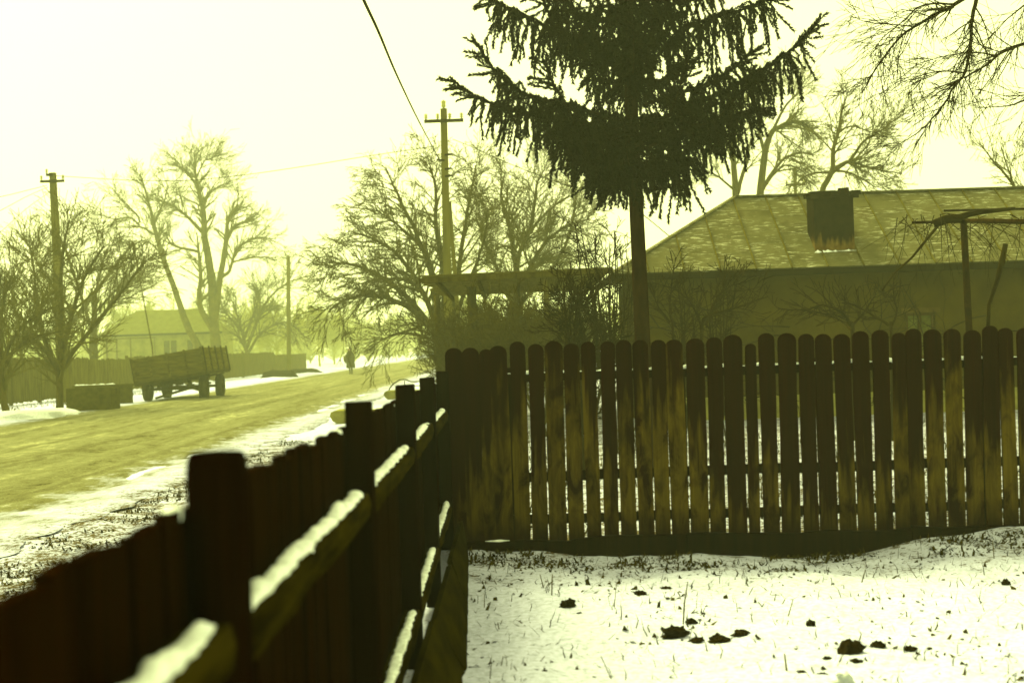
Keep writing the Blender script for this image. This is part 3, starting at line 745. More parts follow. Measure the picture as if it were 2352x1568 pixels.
# ------------------------------------------------------------------ plank canopy left of the cottage
cx0, cx1 = P(962, 628, 25.2).x, HX0 - 0.05
canopy = empty('plank_canopy', ((cx0 + cx1) / 2, 28, 0))
tag(canopy, 'flat roofed open shelter of planks on posts beside the cottage', 'shelter')
co = Vector(((cx0 + cx1) / 2, 28, 0))
def putc(mb, name, mat, parent=canopy, **kw):
    mb.v = [(x - co.x, y - co.y, z - co.z) for x, y, z in mb.v]
    return mb.build(name, mat, parent, **kw)
rr = random.Random(9)
putc(hb().bar((cx0, 25.2, 2.70), (cx1, 25.2, 2.76), 0.08, 0.09), 'front_beam', MAT['bark'])
yy = 25.3
while yy < 32.6:
    w = rr.uniform(0.12, 0.22)
    putc(hb().bar((cx0 + rr.uniform(-0.1, 0.15), yy + w / 2, 2.79 - 0.014 * (yy - 25) + rr.uniform(0, 0.01)), (cx1, yy + w / 2, 2.83 - 0.014 * (yy - 25)), w, 0.025), 'plank', MAT['fencegrey'])
    yy += w + rr.uniform(0.02, 0.10)
for k in range(5):
    x = cx0 + 0.3 + k * (cx1 - cx0 - 0.5) / 4
    putc(hb().bar((x, 25.1, 2.70), (x, 32.5, 2.60), 0.06, 0.08), 'rafter', MAT['bark'])
for px, d, r_ in ((1265, 25.25, 0.055), (1093, 27.5, 0.10), (1012, 31.0, 0.07), (1340, 29.5, 0.06)):
    g = G(px, d)
    putc(hb().tube([(g.x, d, -0.1), (g.x + 0.01, d, 1.4), (g.x, d, 2.66)], [r_, r_ * 0.92, r_ * 0.9], 8), 'post', MAT['bark'] if px != 1265 else MAT['fencegrey'], smooth=True)
# ------------------------------------------------------------------ bare trees
def tubes(chains, name, smooth=True):
    """many branches -> one mesh; chains: list of (pts Nx3, radii N, sides)"""
    groups = {}
    for p, r, k in chains: groups.setdefault((len(p), k), []).append((p, r))
    Vs, Qs, base = [], [], 0
    for (n, k), lst in groups.items():
        Pn = np.array([a for a, _ in lst], float); Rn = np.array([b for _, b in lst], float)
        M_ = len(lst)
        T = np.gradient(Pn, axis=1); T /= np.linalg.norm(T, axis=2, keepdims=True) + 1e-9
        ref = np.tile(np.array([0.31, 0.17, 0.93]), (M_, 1)); t0 = T.mean(axis=1)
        bad = np.abs((t0 * ref).sum(1)) > 0.85 * (np.linalg.norm(t0, axis=1) + 1e-9)
        ref[bad] = (0.9, -0.4, 0.1)
        N1 = np.cross(T, ref[:, None, :]); N1 /= np.linalg.norm(N1, axis=2, keepdims=True) + 1e-9
        N2 = np.cross(T, N1)
        an = np.arange(k) * 2 * np.pi / k
        ring = Pn[:, :, None, :] + Rn[:, :, None, None] * (np.cos(an)[None, None, :, None] * N1[:, :, None, :] + np.sin(an)[None, None, :, None] * N2[:, :, None, :])
        idx = base + np.arange(M_ * n * k).reshape(M_, n, k)
        a = idx[:, :-1, :]; b = np.roll(idx, -1, axis=2)[:, :-1, :]; c = np.roll(idx, -1, axis=2)[:, 1:, :]; d = idx[:, 1:, :]
        Qs.append(np.stack([a, b, c, d], -1).reshape(-1, 4)); Vs.append(ring.reshape(-1, 3)); base += M_ * n * k
    return np_mesh(name, np.concatenate(Vs), np.concatenate(Qs), smooth=smooth)
def smooth_path(pts, per=4):
    """Catmull-Rom through the points"""
    pts = [np.array(p, float) for p in pts]
    if len(pts) < 3: return np.array([pts[0] + (pts[-1] - pts[0]) * i / 4 for i in range(5)])
    q = [2 * pts[0] - pts[1]] + pts + [2 * pts[-1] - pts[-2]]
    out = []
    for i in range(1, len(q) - 2):
        for j in range(per):
            t = j / per; p0, p1, p2, p3 = q[i - 1], q[i], q[i + 1], q[i + 2]
            out.append(0.5 * ((2 * p1) + (-p0 + p2) * t + (2 * p0 - 5 * p1 + 4 * p2 - p3) * t * t + (-p0 + 3 * p1 - 3 * p2 + p3) * t ** 3))
    out.append(pts[-1]); return np.array(out)
def unit(v): return v / (np.linalg.norm(v) + 1e-9)
def grow(out, p, d, L, r, lvl, cfg, rg):
    seg = cfg['seg'][min(lvl, len(cfg['seg']) - 1)]
    n = 6 if lvl < 2 else (5 if lvl == 2 else 4)
    pts, rads = [p], [r]
    step = L / (n - 1); dirs = [d]
    tipr = max(r * 0.35, cfg['rmin'] * 0.7)
    for i in range(1, n):
        d = unit(d + rg.normal(0, cfg['wig'], 3) + np.array([0, 0, cfg['trop'][min(lvl, len(cfg['trop']) - 1)]]) * (i / n))
        p = p + d * step; pts.append(p); dirs.append(d); rads.append(r + (tipr - r) * i / (n - 1))
    out.append((np.array(pts), np.array(rads), 5 if r > 0.03 else 3, lvl))
    if lvl >= cfg['levels']: return
    nk = cfg['kids'][min(lvl, len(cfg['kids']) - 1)]
    nk = int(nk + rg.random())
    for k in range(nk):
        t = rg.uniform(0.18, 1.0); i = min(n - 2, int(t * (n - 1))); f = t * (n - 1) - i
        q = pts[i] + (pts[i + 1] - pts[i]) * f; dd = dirs[i + 1]
        perp = unit(np.cross(dd, rg.normal(0, 1, 3)))
        a = rg.uniform(*cfg['ang'])
        nd = unit(dd * math.cos(a) + perp * math.sin(a) + np.array([0, 0, cfg['lift']]))
        ln = L * rg.uniform(*cfg['ratio']) * (1.1 - 0.5 * t)
        rr_ = max(cfg['rmin'], (rads[i]) * rg.uniform(0.45, 0.65))
        if ln > cfg['lmin']: grow(out, q, nd, ln, rr_, lvl + 1, cfg, rg)
CFG = dict(seg=[.5], wig=0.10, trop=[0.05, 0.02, 0.0], levels=3, kids=[7, 6, 5], ang=(0.3, 0.9), lift=0.05, ratio=(0.42, 0.8), rmin=0.008, lmin=0.07)
def limb_tree(name, label, base, limbs, seed, r0=0.09, cfg=None, side_kids=14, side_len=0.9, mul=1.15, group=None, depth_spread=1.0, bark='bark', twig='twig', cat='tree', k=1.0):
    """limbs: list of (world point list, start radius, end radius); twigs grow from them"""
    c = dict(CFG); c.update(cfg or {}); c['rmin'] *= k; c['lmin'] *= k; side_len = side_len * k
    limbs = [(p_, a_ * k, b_ * k, *r_) for p_, a_, b_, *r_ in limbs]
    rg = np.random.default_rng(seed); o = empty(name, base); tag(o, label, cat, group)
    b = np.array(base, float); trunk, out = [], []
    for pts, ra, rb, *rest in limbs:
        sp = smooth_path([np.array(p, float) for p in pts]); n = len(sp)
        sp[1:-1] += rg.normal(0, 0.010, (n - 2, 3)) * min(1.0, ra * 12)
        rad = np.linspace(ra, rb, n)
        trunk.append((sp - b, rad, 7 if ra > 0.03 else 5))
        kids = rest[0] if rest else side_kids; t0 = rest[1] if len(rest) > 1 else 0.25
        for q_ in range(int(kids * mul)):
            t = rg.uniform(t0, 1.0); i = min(n - 2, int(t * (n - 1)))
            q = sp[i] + (sp[i + 1] - sp[i]) * rg.random(); dd = unit(sp[i + 1] - sp[i])
            perp = unit(np.cross(dd, rg.normal(0, 1, 3))); a = rg.uniform(0.4, 1.1)
            nd = unit(dd * math.cos(a) + perp * math.sin(a) + np.array([0, 0, c['lift']]))
            grow(out, q, nd, side_len * rg.uniform(0.45, 1.15) * (1.15 - 0.45 * t), max(c['rmin'], rad[i] * 0.45), 1, c, rg)
    link('trunk', tubes(trunk, 'trunk'), MAT[bark], o)
    if out: link('crown', tubes([(p - b, r, ns) for p, r, ns, _ in out], 'crown', smooth=False), MAT[twig], o)
    return o
def px_limb(pts, d, ra, rb, dd=0.0, *rest):
    """limb given by picture spots; its depth drifts from d to d + dd"""
    n = len(pts)
    return ([P(x, y, d + dd * i / max(1, n - 1)) for i, (x, y) in enumerate(pts)], ra, rb, *rest)

# the two big spreading trees by the road, in the middle
d = 44.0
limb_tree('spreading_tree', 'wide bare tree with arching drooping branches overhanging the road behind the fence corner', G(1020, d), [
    ([G(1022, d, -0.2), P(1018, 800, d), P(1000, 760, d), P(960, 722, d - .4), P(905, 690, d - 1), P(845, 678, d - 1.4), P(790, 690, d - 1.6), P(755, 715, d - 1.7)], 0.11, 0.018, 26),
    ([P(1018, 800, d), P(975, 730, d + .3), P(915, 665, d + .6), P(850, 622, d + 1), P(790, 605, d + 1.2), P(748, 615, d + 1.3)], 0.085, 0.016, 26),
    ([P(1010, 780, d), P(985, 700, d - .3), P(935, 610, d - .8), P(870, 555, d - 1.2), P(800, 530, d - 1.5)], 0.08, 0.015, 24),
    ([P(1014, 780, d), P(1000, 660, d + .5), P(962, 550, d + .8), P(915, 450, d + 1), P(885, 385, d + 1)], 0.085, 0.014, 24),
    ([P(1020, 780, d), P(1020, 640, d - .2), P(1002, 520, d - .4), P(1000, 430, d - .5), P(985, 370, d - .5)], 0.085, 0.014, 24),
    ([P(1024, 780, d), P(1050, 650, d + .4), P(1064, 540, d + .8), P(1082, 440, d + 1), P(1092, 380, d + 1.2)], 0.08, 0.014, 24),
    ([P(1016, 790, d), P(960, 770, d - .8), P(915, 765, d - 1.4), P(880, 780, d - 1.8)], 0.05, 0.012, 18),
    ([P(1010, 770, d), P(960, 660, d - 1.6), P(880, 640, d - 2.2), P(800, 660, d - 2.6)], 0.06, 0.012, 24),
    ([P(1020, 770, d), P(990, 610, d - 1.6), P(930, 530, d - 2.4), P(860, 480, d - 2.8)], 0.06, 0.012, 24),
    ([P(1024, 780, d), P(1080, 640, d - 1.2), P(1110, 560, d - 1.8), P(1120, 480, d - 2)], 0.06, 0.012, 22)],
    101, cfg=dict(trop=[0.0, -0.06, -0.10], levels=4, kids=[4, 4, 3, 1.6], lift=0.0, rmin=0.0058, wig=0.08, ang=(0.22, 0.75), ratio=(0.5, 0.9)), side_len=1.05, mul=1.5, k=1.36)
d = 48.0
limb_tree('spreading_tree', 'bushy round bare tree between the utility pole and the spruce', G(1182, d), [
    ([G(1182, d, -0.2), P(1182, 800, d), P(1186, 640, d), P(1172, 530, d + .4), P(1152, 450, d + .8), P(1160, 395, d + 1)], 0.12, 0.014, 26),
    ([P(1185, 720, d), P(1206, 640, d - .5), P(1246, 565, d - 1), P(1300, 520, d - 1.4), P(1352, 505, d - 1.6)], 0.08, 0.014, 26),
    ([P(1186, 700, d), P(1206, 655, d + .5), P(1240, 602, d + 1), P(1295, 590, d + 1.4), P(1352, 612, d + 1.6)], 0.07, 0.012, 24),
    ([P(1184, 690, d), P(1188, 600, d - .4), P(1222, 510, d - .8), P(1232, 430, d - 1), P(1252, 385, d - 1.2)], 0.08, 0.012, 26),
    ([P(1182, 700, d), P(1152, 640, d - .6), P(1116, 560, d - 1.2), P(1092, 490, d - 1.5)], 0.07, 0.012, 22),
    ([P(1184, 700, d), P(1250, 640, d), P(1300, 560, d - .3), P(1320, 470, d - .4), P(1318, 410, d - .4)], 0.06, 0.012, 22),
    ([P(1184, 690, d), P(1200, 560, d + 1.2), P(1275, 470, d + 2), P(1340, 440, d + 2.4)], 0.06, 0.012, 22)],
    102, cfg=dict(trop=[0.03, 0.0, -0.03], levels=4, kids=[4, 4, 3, 1.6], rmin=0.0058, wig=0.09, ang=(0.25, 0.8), ratio=(0.5, 0.9)), side_len=1.1, mul=1.5, k=1.36)

# trees behind the cottage
d = 58.0
limb_tree('bare_tree', 'thick upright twin-trunked bare tree behind the tin roof beside the spruce', G(1690, d), [
    ([G(1692, d, -0.2), P(1690, 640, d), P(1690, 450, d), P(1684, 335, d), P(1702, 255, d), P(1732, 195, d)], 0.15, 0.03, 18, .5),
    ([P(1692, 450, d), P(1708, 395, d), P(1718, 350, d), P(1726, 318, d)], 0.07, 0.03, 8),
    ([P(1690, 400, d), P(1670, 340, d + 1), P(1650, 300, d + 1.4)], 0.05, 0.014, 8),
    ([P(1690, 440, d), P(1640, 400, d - .6), P(1600, 395, d - 1)], 0.04, 0.012, 12)],
    103, cfg=dict(levels=3, kids=[4, 4, 3], rmin=0.0075), mul=1.5, side_len=1.1, k=1.36)
limb_tree('bare_tree', 'bare fruit tree with arched crown rising behind the roof left of the chimney', G(1750, d - 1), [
    ([G(1752, d, -0.2), P(1748, 600, d), P(1746, 450, d), P(1757, 352, d), P(1773, 304, d), P(1803, 286, d), P(1833, 280, d), P(1863, 295, d), P(1884, 322, d)], 0.15, 0.016, 22, .5),
    ([P(1757, 352, d), P(1742, 292, d - .5), P(1756, 232, d - .8), P(1780, 190, d - 1)], 0.06, 0.014, 16),
    ([P(1748, 440, d), P(1773, 399, d), P(1803, 363, d), P(1839, 351, d), P(1871, 357, d)], 0.07, 0.014, 18),
    ([P(1750, 435, d), P(1773, 405, d + .4), P(1803, 380, d + .8), P(1833, 387, d + 1), P(1871, 417, d + 1.2)], 0.05, 0.014, 16),
    ([P(1770, 310, d), P(1800, 250, d + .5), P(1830, 215, d + .6), P(1850, 180, d + .8)], 0.05, 0.012, 16)],
    104, cfg=dict(levels=3, kids=[4, 4, 3], rmin=0.0075), mul=1.5, side_len=1.15, k=1.36)
d = 48.0
limb_tree('bare_tree', 'spreading bare tree rising behind the sooty chimney', G(1892, d), [
    ([G(1885, d, -0.2), P(1884, 600, d), P(1888, 450, d), P(1910, 396, d), P(1915, 342, d), P(1925, 304, d), P(1935, 253, d), P(1949, 208, d)], 0.11, 0.014, 16, .5),
    ([P(1910, 396, d), P(1940, 375, d), P(1964, 375, d), P(2005, 387, d), P(2071, 399, d)], 0.075, 0.012, 24),
    ([P(1950, 374, d), P(1982, 327, d), P(2026, 298, d), P(2090, 250, d)], 0.045, 0.010, 18),
    ([P(1925, 304, d), P(1955, 290, d + .4), P(1990, 300, d + .8), P(2010, 305, d + 1)], 0.03, 0.010, 14),
    ([P(1912, 390, d), P(1960, 400, d - .6), P(2010, 430, d - 1)], 0.04, 0.012, 16),
    ([P(1910, 396, d), P(1860, 400, d - .4), P(1830, 420, d - .8)], 0.035, 0.012, 12)],
    105, cfg=dict(levels=3, kids=[4, 4, 3], rmin=0.007), mul=1.5, side_len=1.0, k=1.3)
d = 40.0
limb_tree('bare_tree', 'thin bare tree at the far right above the roof', G(2360, d), [
    ([G(2360, d, -0.2), P(2352, 500, d), P(2330, 430, d), P(2290, 380, d), P(2250, 330, d)], 0.08, 0.012, 14, .5),
    ([P(2345, 470, d), P(2320, 400, d), P(2300, 340, d)], 0.04, 0.012, 12), ([P(2350, 490, d), P(2360, 420, d), P(2365, 330, d)], 0.04, 0.012, 12)],
    106, cfg=dict(levels=3, kids=[4, 3, 2], rmin=0.008), side_len=1.0)

# near tree reaching in from the upper right
d = 13.0
limb_tree('bare_tree', 'near bare tree reaching drooping twiggy branches in from the upper right', G(2520, d), [
    ([G(2530, d, -0.2), P(2500, 700, d), P(2480, 200, d), P(2450, -150, d), P(2420, -400, d)], 0.13, 0.06, 0),
    ([P(2450, -150, d), P(2340, -75, d), P(2208, 0, d), P(2184, 18, d), P(2154, 30, d), P(2101, 61, d), P(2071, 83, d), P(2035, 125, d), P(2000, 179, d), P(1979, 214, d)], 0.032, 0.006, 34, .3),
    ([P(2440, -220, d), P(2320, -130, d), P(2255, -50, d), P(2244, 0, d), P(2232, 51, d), P(2229, 98, d), P(2217, 167, d), P(2190, 202, d), P(2169, 238, d), P(2131, 283, d), P(2101, 310, d), P(2050, 339, d)], 0.034, 0.004, 38, .3),
    ([P(2480, 60, d), P(2380, 92, d), P(2303, 119, d), P(2267, 149, d), P(2217, 179, d)], 0.026, 0.010, 16),
    ([P(2190, 10, d), P(2145, 9, d + .2), P(2107, 18, d + .3), P(2080, 45, d + .4), P(2029, 86, d + .5), P(2011, 110, d + .5)], 0.014, 0.004, 16),
    ([P(2095, 61, d), P(2059, 57, d), P(1993, 51, d), P(1952, 36, d)], 0.010, 0.003, 10),
    ([P(2214, 167, d), P(2160, 164, d - .2), P(2101, 179, d - .3), P(2085, 200, d - .4)], 0.011, 0.003, 12),
    ([P(2288, 128, d), P(2238, 121, d + .3), P(2175, 128, d + .5), P(2101, 149, d + .6)], 0.012, 0.003, 14),
    ([P(2480, 150, d), P(2400, 200, d - .5), P(2330, 240, d - .6), P(2240, 248, d - .6)], 0.018, 0.003, 14),
    ([P(2470, -50, d), P(2400, -20, d + .6), P(2330, 30, d + .8), P(2270, 90, d + 1)], 0.02, 0.004, 18)],
    107, cfg=dict(levels=2, kids=[3, 4, 2.5], trop=[-0.04, -0.06, -0.08], rmin=0.0036, wig=0.09, lift=-0.06, lmin=0.04, ratio=(.45, .85)), side_len=0.72, mul=1.5, twig='dark_twig', bark='dark_twig', k=0.78)

# left of the road: tall lopped tree
d = 105.0
limb_tree('tall_bare_tree', 'tall bare tree with several lopped trunks standing behind the trailer', G(470, d), [
    ([G(462, d, -0.2), P(455, 800, d), P(428, 744, d), P(402, 667, d), P(369, 578, d), P(354, 518, d), P(336, 444, d), P(321, 399, d)], 0.22, 0.03, 24, .5),
    ([P(354, 539, d), P(330, 524, d), P(300, 518, d)], 0.07, 0.04, 4), ([P(321, 518, d), P(298, 500, d), P(262, 503, d), P(226, 491, d)], 0.06, 0.02, 14),
    ([P(321, 512, d), P(315, 494, d), P(283, 464, d), P(259, 435, d)], 0.06, 0.02, 12), ([P(354, 518, d), P(366, 485, d), P(378, 459, d), P(385, 420, d)], 0.06, 0.02, 14),
    ([P(366, 578, d), P(342, 557, d), P(321, 554, d), P(290, 575, d)], 0.05, 0.02, 10),
    ([G(498, d, -0.2), P(496, 800, d), P(491, 744, d), P(485, 637, d), P(470, 548, d), P(467, 488, d), P(458, 444, d), P(449, 399, d), P(446, 354, d)], 0.30, 0.03, 34, .5),
    ([P(464, 533, d), P(426, 494, d), P(387, 467, d), P(348, 459, d)], 0.10, 0.02, 18),
    ([P(490, 760, d), P(458, 700, d - .5), P(461, 637, d - .6), P(458, 592, d - .6), P(452, 533, d - .6)], 0.17, 0.03, 14),
    ([P(455, 578, d), P(399, 563, d), P(378, 533, d)], 0.08, 0.03, 12),
    ([P(492, 740, d), P(503, 652, d), P(518, 563, d), P(524, 503, d), P(548, 470, d)], 0.19, 0.05, 14, .5),
    ([P(518, 557, d), P(542, 518, d), P(586, 503, d)], 0.10, 0.05, 12),
    ([P(506, 637, d), P(527, 622, d), P(542, 578, d), P(580, 548, d), P(634, 548, d)], 0.10, 0.02, 26),
    ([P(536, 601, d), P(580, 592, d), P(619, 590, d)], 0.05, 0.02, 12), ([P(467, 459, d), P(488, 438, d), P(521, 420, d)], 0.06, 0.02, 14),
    ([P(455, 430, d), P(430, 395, d), P(400, 375, d)], 0.05, 0.02, 18), ([P(450, 410, d), P(470, 370, d), P(490, 365, d)], 0.05, 0.02, 18)],
    108, cfg=dict(levels=3, kids=[4, 3.5, 3], rmin=0.0095, lmin=0.12, ratio=(.5, .9), ang=(.25, .8)), side_len=1.5, mul=1.5, twig='twig', bark='twig', k=1.55)
d = 42.0
limb_tree('bare_tree', 'small forked bare tree on the verge left of the concrete trough', G(137, d), [
    ([G(137, d, -0.2), P(137, 930, d), P(136, 880, d), P(130, 850, d), P(110, 815, d), P(70, 770, d), P(20, 725, d)], 0.10, 0.016, 22),
    ([P(130, 850, d), P(150, 780, d), P(172, 700, d), P(200, 625, d), P(240, 565, d)], 0.07, 0.014, 26),
    ([P(135, 858, d), P(140, 760, d + .6), P(140, 640, d + 1), P(150, 545, d + 1.2), P(160, 505, d + 1.3)], 0.07, 0.014, 26),
    ([P(122, 832, d), P(92, 745, d - .6), P(80, 650, d - .9), P(72, 575, d - 1)], 0.06, 0.014, 26),
    ([P(136, 850, d), P(182, 790, d), P(240, 722, d + .4), P(290, 655, d + .6), P(330, 605, d + .8)], 0.06, 0.012, 26)],
    109, cfg=dict(levels=3, kids=[4, 3.5, 3], rmin=0.0065, ratio=(.5, .9), ang=(.22, .75), wig=.08), side_len=1.15, mul=1.4, k=1.36)
d = 38.0
limb_tree('bare_tree', 'leaning bare tree with a bent trunk at the left edge of the picture', G(15, d), [
    ([G(18, d, -0.2), P(14, 950, d), P(6, 900, d), P(4, 850, d), P(20, 795, d), P(60, 742, d), P(120, 705, d)], 0.09, 0.014, 24),
    ([P(4, 850, d), P(-28, 780, d), P(-60, 700, d), P(-70, 620, d)], 0.06, 0.014, 18),
    ([P(8, 842, d), P(40, 800, d - .4), P(90, 772, d - .7), P(140, 762, d - 1)], 0.05, 0.012, 22),
    ([P(5, 840, d), P(0, 750, d + .5), P(10, 685, d + .7), P(30, 640, d + .8)], 0.05, 0.012, 24)],
    110, cfg=dict(levels=3, kids=[4, 3.5, 3], rmin=0.0065, ratio=(.5, .9), ang=(.22, .75), wig=.08), side_len=1.15, mul=1.4, k=1.36)
d = 78.0
limb_tree('bare_tree', 'dense dark bare tree behind the left board fence under the well sweep', G(213, d), [
    ([G(213, d, -0.2), P(212, 860, d), P(210, 780, d), P(216, 700, d), P(230, 625, d), P(252, 560, d)], 0.13, 0.02, 24),
    ([P(212, 765, d), P(182, 665, d), P(152, 575, d), P(145, 512, d)], 0.09, 0.02, 26), ([P(212, 765, d), P(262, 685, d), P(300, 640, d)], 0.08, 0.02, 24),
    ([P(215, 720, d), P(280, 655, d + 1), P(342, 622, d + 1.5)], 0.06, 0.02, 24), ([P(210, 745, d), P(132, 675, d - 1), P(82, 595, d - 1.5), P(62, 555, d - 1.5)], 0.07, 0.02, 26)],
    111, cfg=dict(levels=3, kids=[4, 3.5, 3], rmin=0.0095, ratio=(.5, .9), ang=(.22, .75), wig=.08), side_len=1.45, mul=1.6, k=1.32)
d = 72.0
limb_tree('bare_tree', 'low bushy bare tree behind the left fence at the picture edge', G(50, d), [
    ([G(50, d, -0.2), P(50, 850, d), P(45, 770, d), P(30, 690, d), P(20, 640, d)], 0.10, 0.02, 26),
    ([P(48, 800, d), P(90, 720, d), P(110, 650, d)], 0.07, 0.02, 24), ([P(48, 810, d), P(0, 740, d), P(-40, 700, d)], 0.07, 0.02, 24), ([P(48, 800, d), P(120, 760, d + 1), P(160, 700, d + 1)], 0.06, 0.02, 24)],
    117, cfg=dict(levels=3, kids=[4, 3.5, 3], rmin=0.0095, ratio=(.5, .9), ang=(.22, .75), wig=.08), side_len=1.4, mul=1.6, k=1.3)
d = 115.0
limb_tree('bare_tree', 'hazy bare tree with long arching boughs right of the trailer', G(568, d), [
    ([G(568, d, -0.2), P(566, 810, d), P(552, 745, d), P(532, 690, d)], 0.16, 0.03, 24),
    ([P(567, 815, d), P(600, 765, d), P(652, 740, d), P(690, 760, d)], 0.09, 0.02, 20), ([P(566, 800, d), P(590, 740, d), P(612, 692, d), P(660, 650, d), P(715, 632, d)], 0.11, 0.02, 26),
    ([P(560, 780, d), P(590, 700, d + 1), P(600, 660, d + 1)], 0.08, 0.02, 22), ([P(555, 760, d), P(520, 720, d), P(500, 700, d)], 0.08, 0.02, 20)],
    112, cfg=dict(levels=3, kids=[4, 3.5, 3], rmin=0.013, lmin=0.15, ratio=(.5, .9)), side_len=1.7, mul=1.6, twig='twig', bark='twig', k=1.4)
# hazy roadside trees further up the road, one by one
far = [(640, 96, 5.2, 'slim hazy tree behind the far road pole'), (735, 108, 5.0, 'hazy thin-trunked tree on the far verge left of the walking woman'), (768, 122, 4.6, 'faint thin tree on the far verge just left of the walking woman'),
       (690, 128, 5.6, 'faint round tree left of the far verge trees'), (815, 145, 5.6, 'faint hazy tree behind the walking woman'), (860, 165, 6.0, 'very faint tree right of the walking woman along the road'),
       (905, 185, 6.2, 'very faint tree far up the road under the drooping branches'), (950, 205, 6.4, 'faintest tree near the vanishing road'), (600, 118, 6.2, 'faint spreading tree behind the arching hazy tree'),
       (520, 110, 6.4, 'faint tall tree behind the trailer and white house'), (400, 118, 6.5, 'faint tree behind the roof of the white house'), (300, 112, 6.5, 'faint bushy tree left of the white house'), (1060, 120, 5.5, 'faint tree behind the trunks of the spreading tree'), (1130, 100, 5.5, 'faint tree deep behind the plank shelter')]
for i, (px, d, h, lab) in enumerate(far):
    d *= 1.35; h *= 1.35; rg = random.Random(200 + i); g = G(px, d)
    L = []
    L.append(([g + Vector((0, 0, -.2)), g + Vector((rg.uniform(-.1, .1), 0, h * .28)), g + Vector((rg.uniform(-.3, .3), 0, h * .6)), g + Vector((rg.uniform(-.5, .5), 0, h))], 0.12, 0.03, 26))
    for k in range(6):
        a = rg.uniform(0, 6.28); s_ = rg.uniform(.25, .45) * h; z0 = h * rg.uniform(.22, .5)
        L.append(([g + Vector((0, 0, z0)), g + Vector((math.cos(a) * s_ * .5, math.sin(a) * s_ * .5, z0 + s_ * .45)), g + Vector((math.cos(a) * s_, math.sin(a) * s_, z0 + s_ * rg.uniform(.6, 1.1)))], 0.07, 0.02, 18))
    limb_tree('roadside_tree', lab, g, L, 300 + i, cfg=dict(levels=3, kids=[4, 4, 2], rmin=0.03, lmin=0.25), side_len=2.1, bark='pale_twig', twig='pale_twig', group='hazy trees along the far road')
# far wood that closes the view, one mass nobody could count
def far_wood():
    rg = np.random.default_rng(77); ch = []
    for k in range(620):
        y = rg.uniform(170, 380); x = rg.uniform(-0.62, 0.05) * y if k % 3 else rg.uniform(0.0, 0.45) * y
        if abs(x - float(road_cx(y))) < 8: continue
        h = rg.uniform(4.5, 7.5) * (0.6 + y / 700); b = np.array([x, y, 0.0])
        ch.append((np.array([b, b + [0, 0, h * .4], b + [0, 0, h * .7], b + [rg.normal(0, .3), 0, h]]), np.array([.16, .12, .07, .03]), 3))
        for j in range(46):
            z = h * rg.uniform(.02, .95); p = b + [0, 0, z]; dv = unit(np.array([rg.normal(), rg.normal(), rg.uniform(.2, 1.2)])) * (h - z * .6) * rg.uniform(.3, .6)
            ch.append((np.array([p, p + dv * .5 + [0, 0, .1], p + dv]), np.array([.12, .10, .08]), 3))
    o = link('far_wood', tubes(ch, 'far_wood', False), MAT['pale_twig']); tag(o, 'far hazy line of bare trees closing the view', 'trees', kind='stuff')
far_wood()

# ------------------------------------------------------------------ bushes and vines in the neighbour's yard
def bush(px, d, h, spread, seed, label, stems=9, lev=3, side=14, slen=0.5, r=0.02, name='bare_bush', cfg=None, mul=1.3, tw='dark_twig'):
    rg = random.Random(seed); g = G(px, d); L = []
    for k in range(stems):
        a = rg.uniform(0, 6.28); s_ = spread * rg.uniform(.2, 1); hh = h * rg.uniform(.6, 1.0)
        L.append(([g + Vector((rg.uniform(-.12, .12), rg.uniform(-.12, .12), -.05)), g + Vector((math.cos(a) * s_ * .35, math.sin(a) * s_ * .35, hh * .4)), g + Vector((math.cos(a) * s_ * .7 + rg.uniform(-.08, .08), math.sin(a) * s_ * .7, hh * .75)), g + Vector((math.cos(a) * s_, math.sin(a) * s_, hh))], r, r * .35, side))
    c = dict(levels=lev, kids=[4, 4, 3], rmin=0.0055, lmin=0.05); c.update(cfg or {})
    return limb_tree(name, label, g, L, seed, cfg=c, side_len=slen, cat='bush', mul=mul, twig=tw, bark=tw)
bush(1350, 17.0, 2.25, 0.42, 401, 'dark stemmed bush rising behind the pickets left of the spruce trunk', stems=9, r=0.028)
bush(1405, 19.0, 3.3, 0.5, 402, 'tall upright shrub with thin stems just left of the spruce trunk', stems=10, r=0.018, slen=.45, lev=2, mul=.8)
bush(1440, 21.5, 3.2, 0.5, 403, 'tall shrub beside the roof end behind the spruce trunk', stems=9, r=0.016, slen=.4, lev=2, mul=.8)
bush(1250, 23.0, 2.3, 1.0, 404, 'tangled thicket under the front of the plank shelter', stems=13, side=18, slen=.65, mul=1.0, tw='bark')
bush(1140, 24.0, 2.2, 1.0, 405, 'tangled thicket under the left half of the plank shelter', stems=13, side=18, slen=.65, mul=1.0, tw='bark')
bush(1060, 27.5, 2.0, 1.0, 406, 'low thicket at the road end of the plank shelter', stems=13, side=18, slen=.65, mul=1.0, tw='bark')
bush(1320, 27.0, 2.4, 0.9, 412, 'brushy shrub deep under the plank shelter', stems=13, side=18, slen=.65, mul=1.0, tw='bark')
bush(1180, 31.0, 2.3, 1.3, 415, 'hazy brush behind the plank shelter toward the road', stems=18, side=20, slen=.8, mul=1.1, tw='bark', cfg=dict(rmin=.008))
bush(1290, 33.0, 2.4, 1.3, 416, 'hazy brush behind the plank shelter near the cottage', stems=18, side=20, slen=.8, mul=1.1, tw='bark', cfg=dict(rmin=.008))
bush(1080, 36.0, 2.2, 1.4, 417, 'hazy brush at the foot of the braced pole', stems=18, side=20, slen=.8, mul=1.1, tw='bark', cfg=dict(rmin=.008))
bush(1575, 20.0, 2.6, 0.45, 407, 'young shoots in front of the roof edge right of the spruce', stems=9, r=0.013, slen=.35, lev=2, mul=.7)
bush(1660, 20.5, 2.75, 0.5, 408, 'group of thin shoots crossing the lower roof left of the chimney', stems=10, r=0.013, slen=.35, lev=2, mul=.7)
d = 20.0
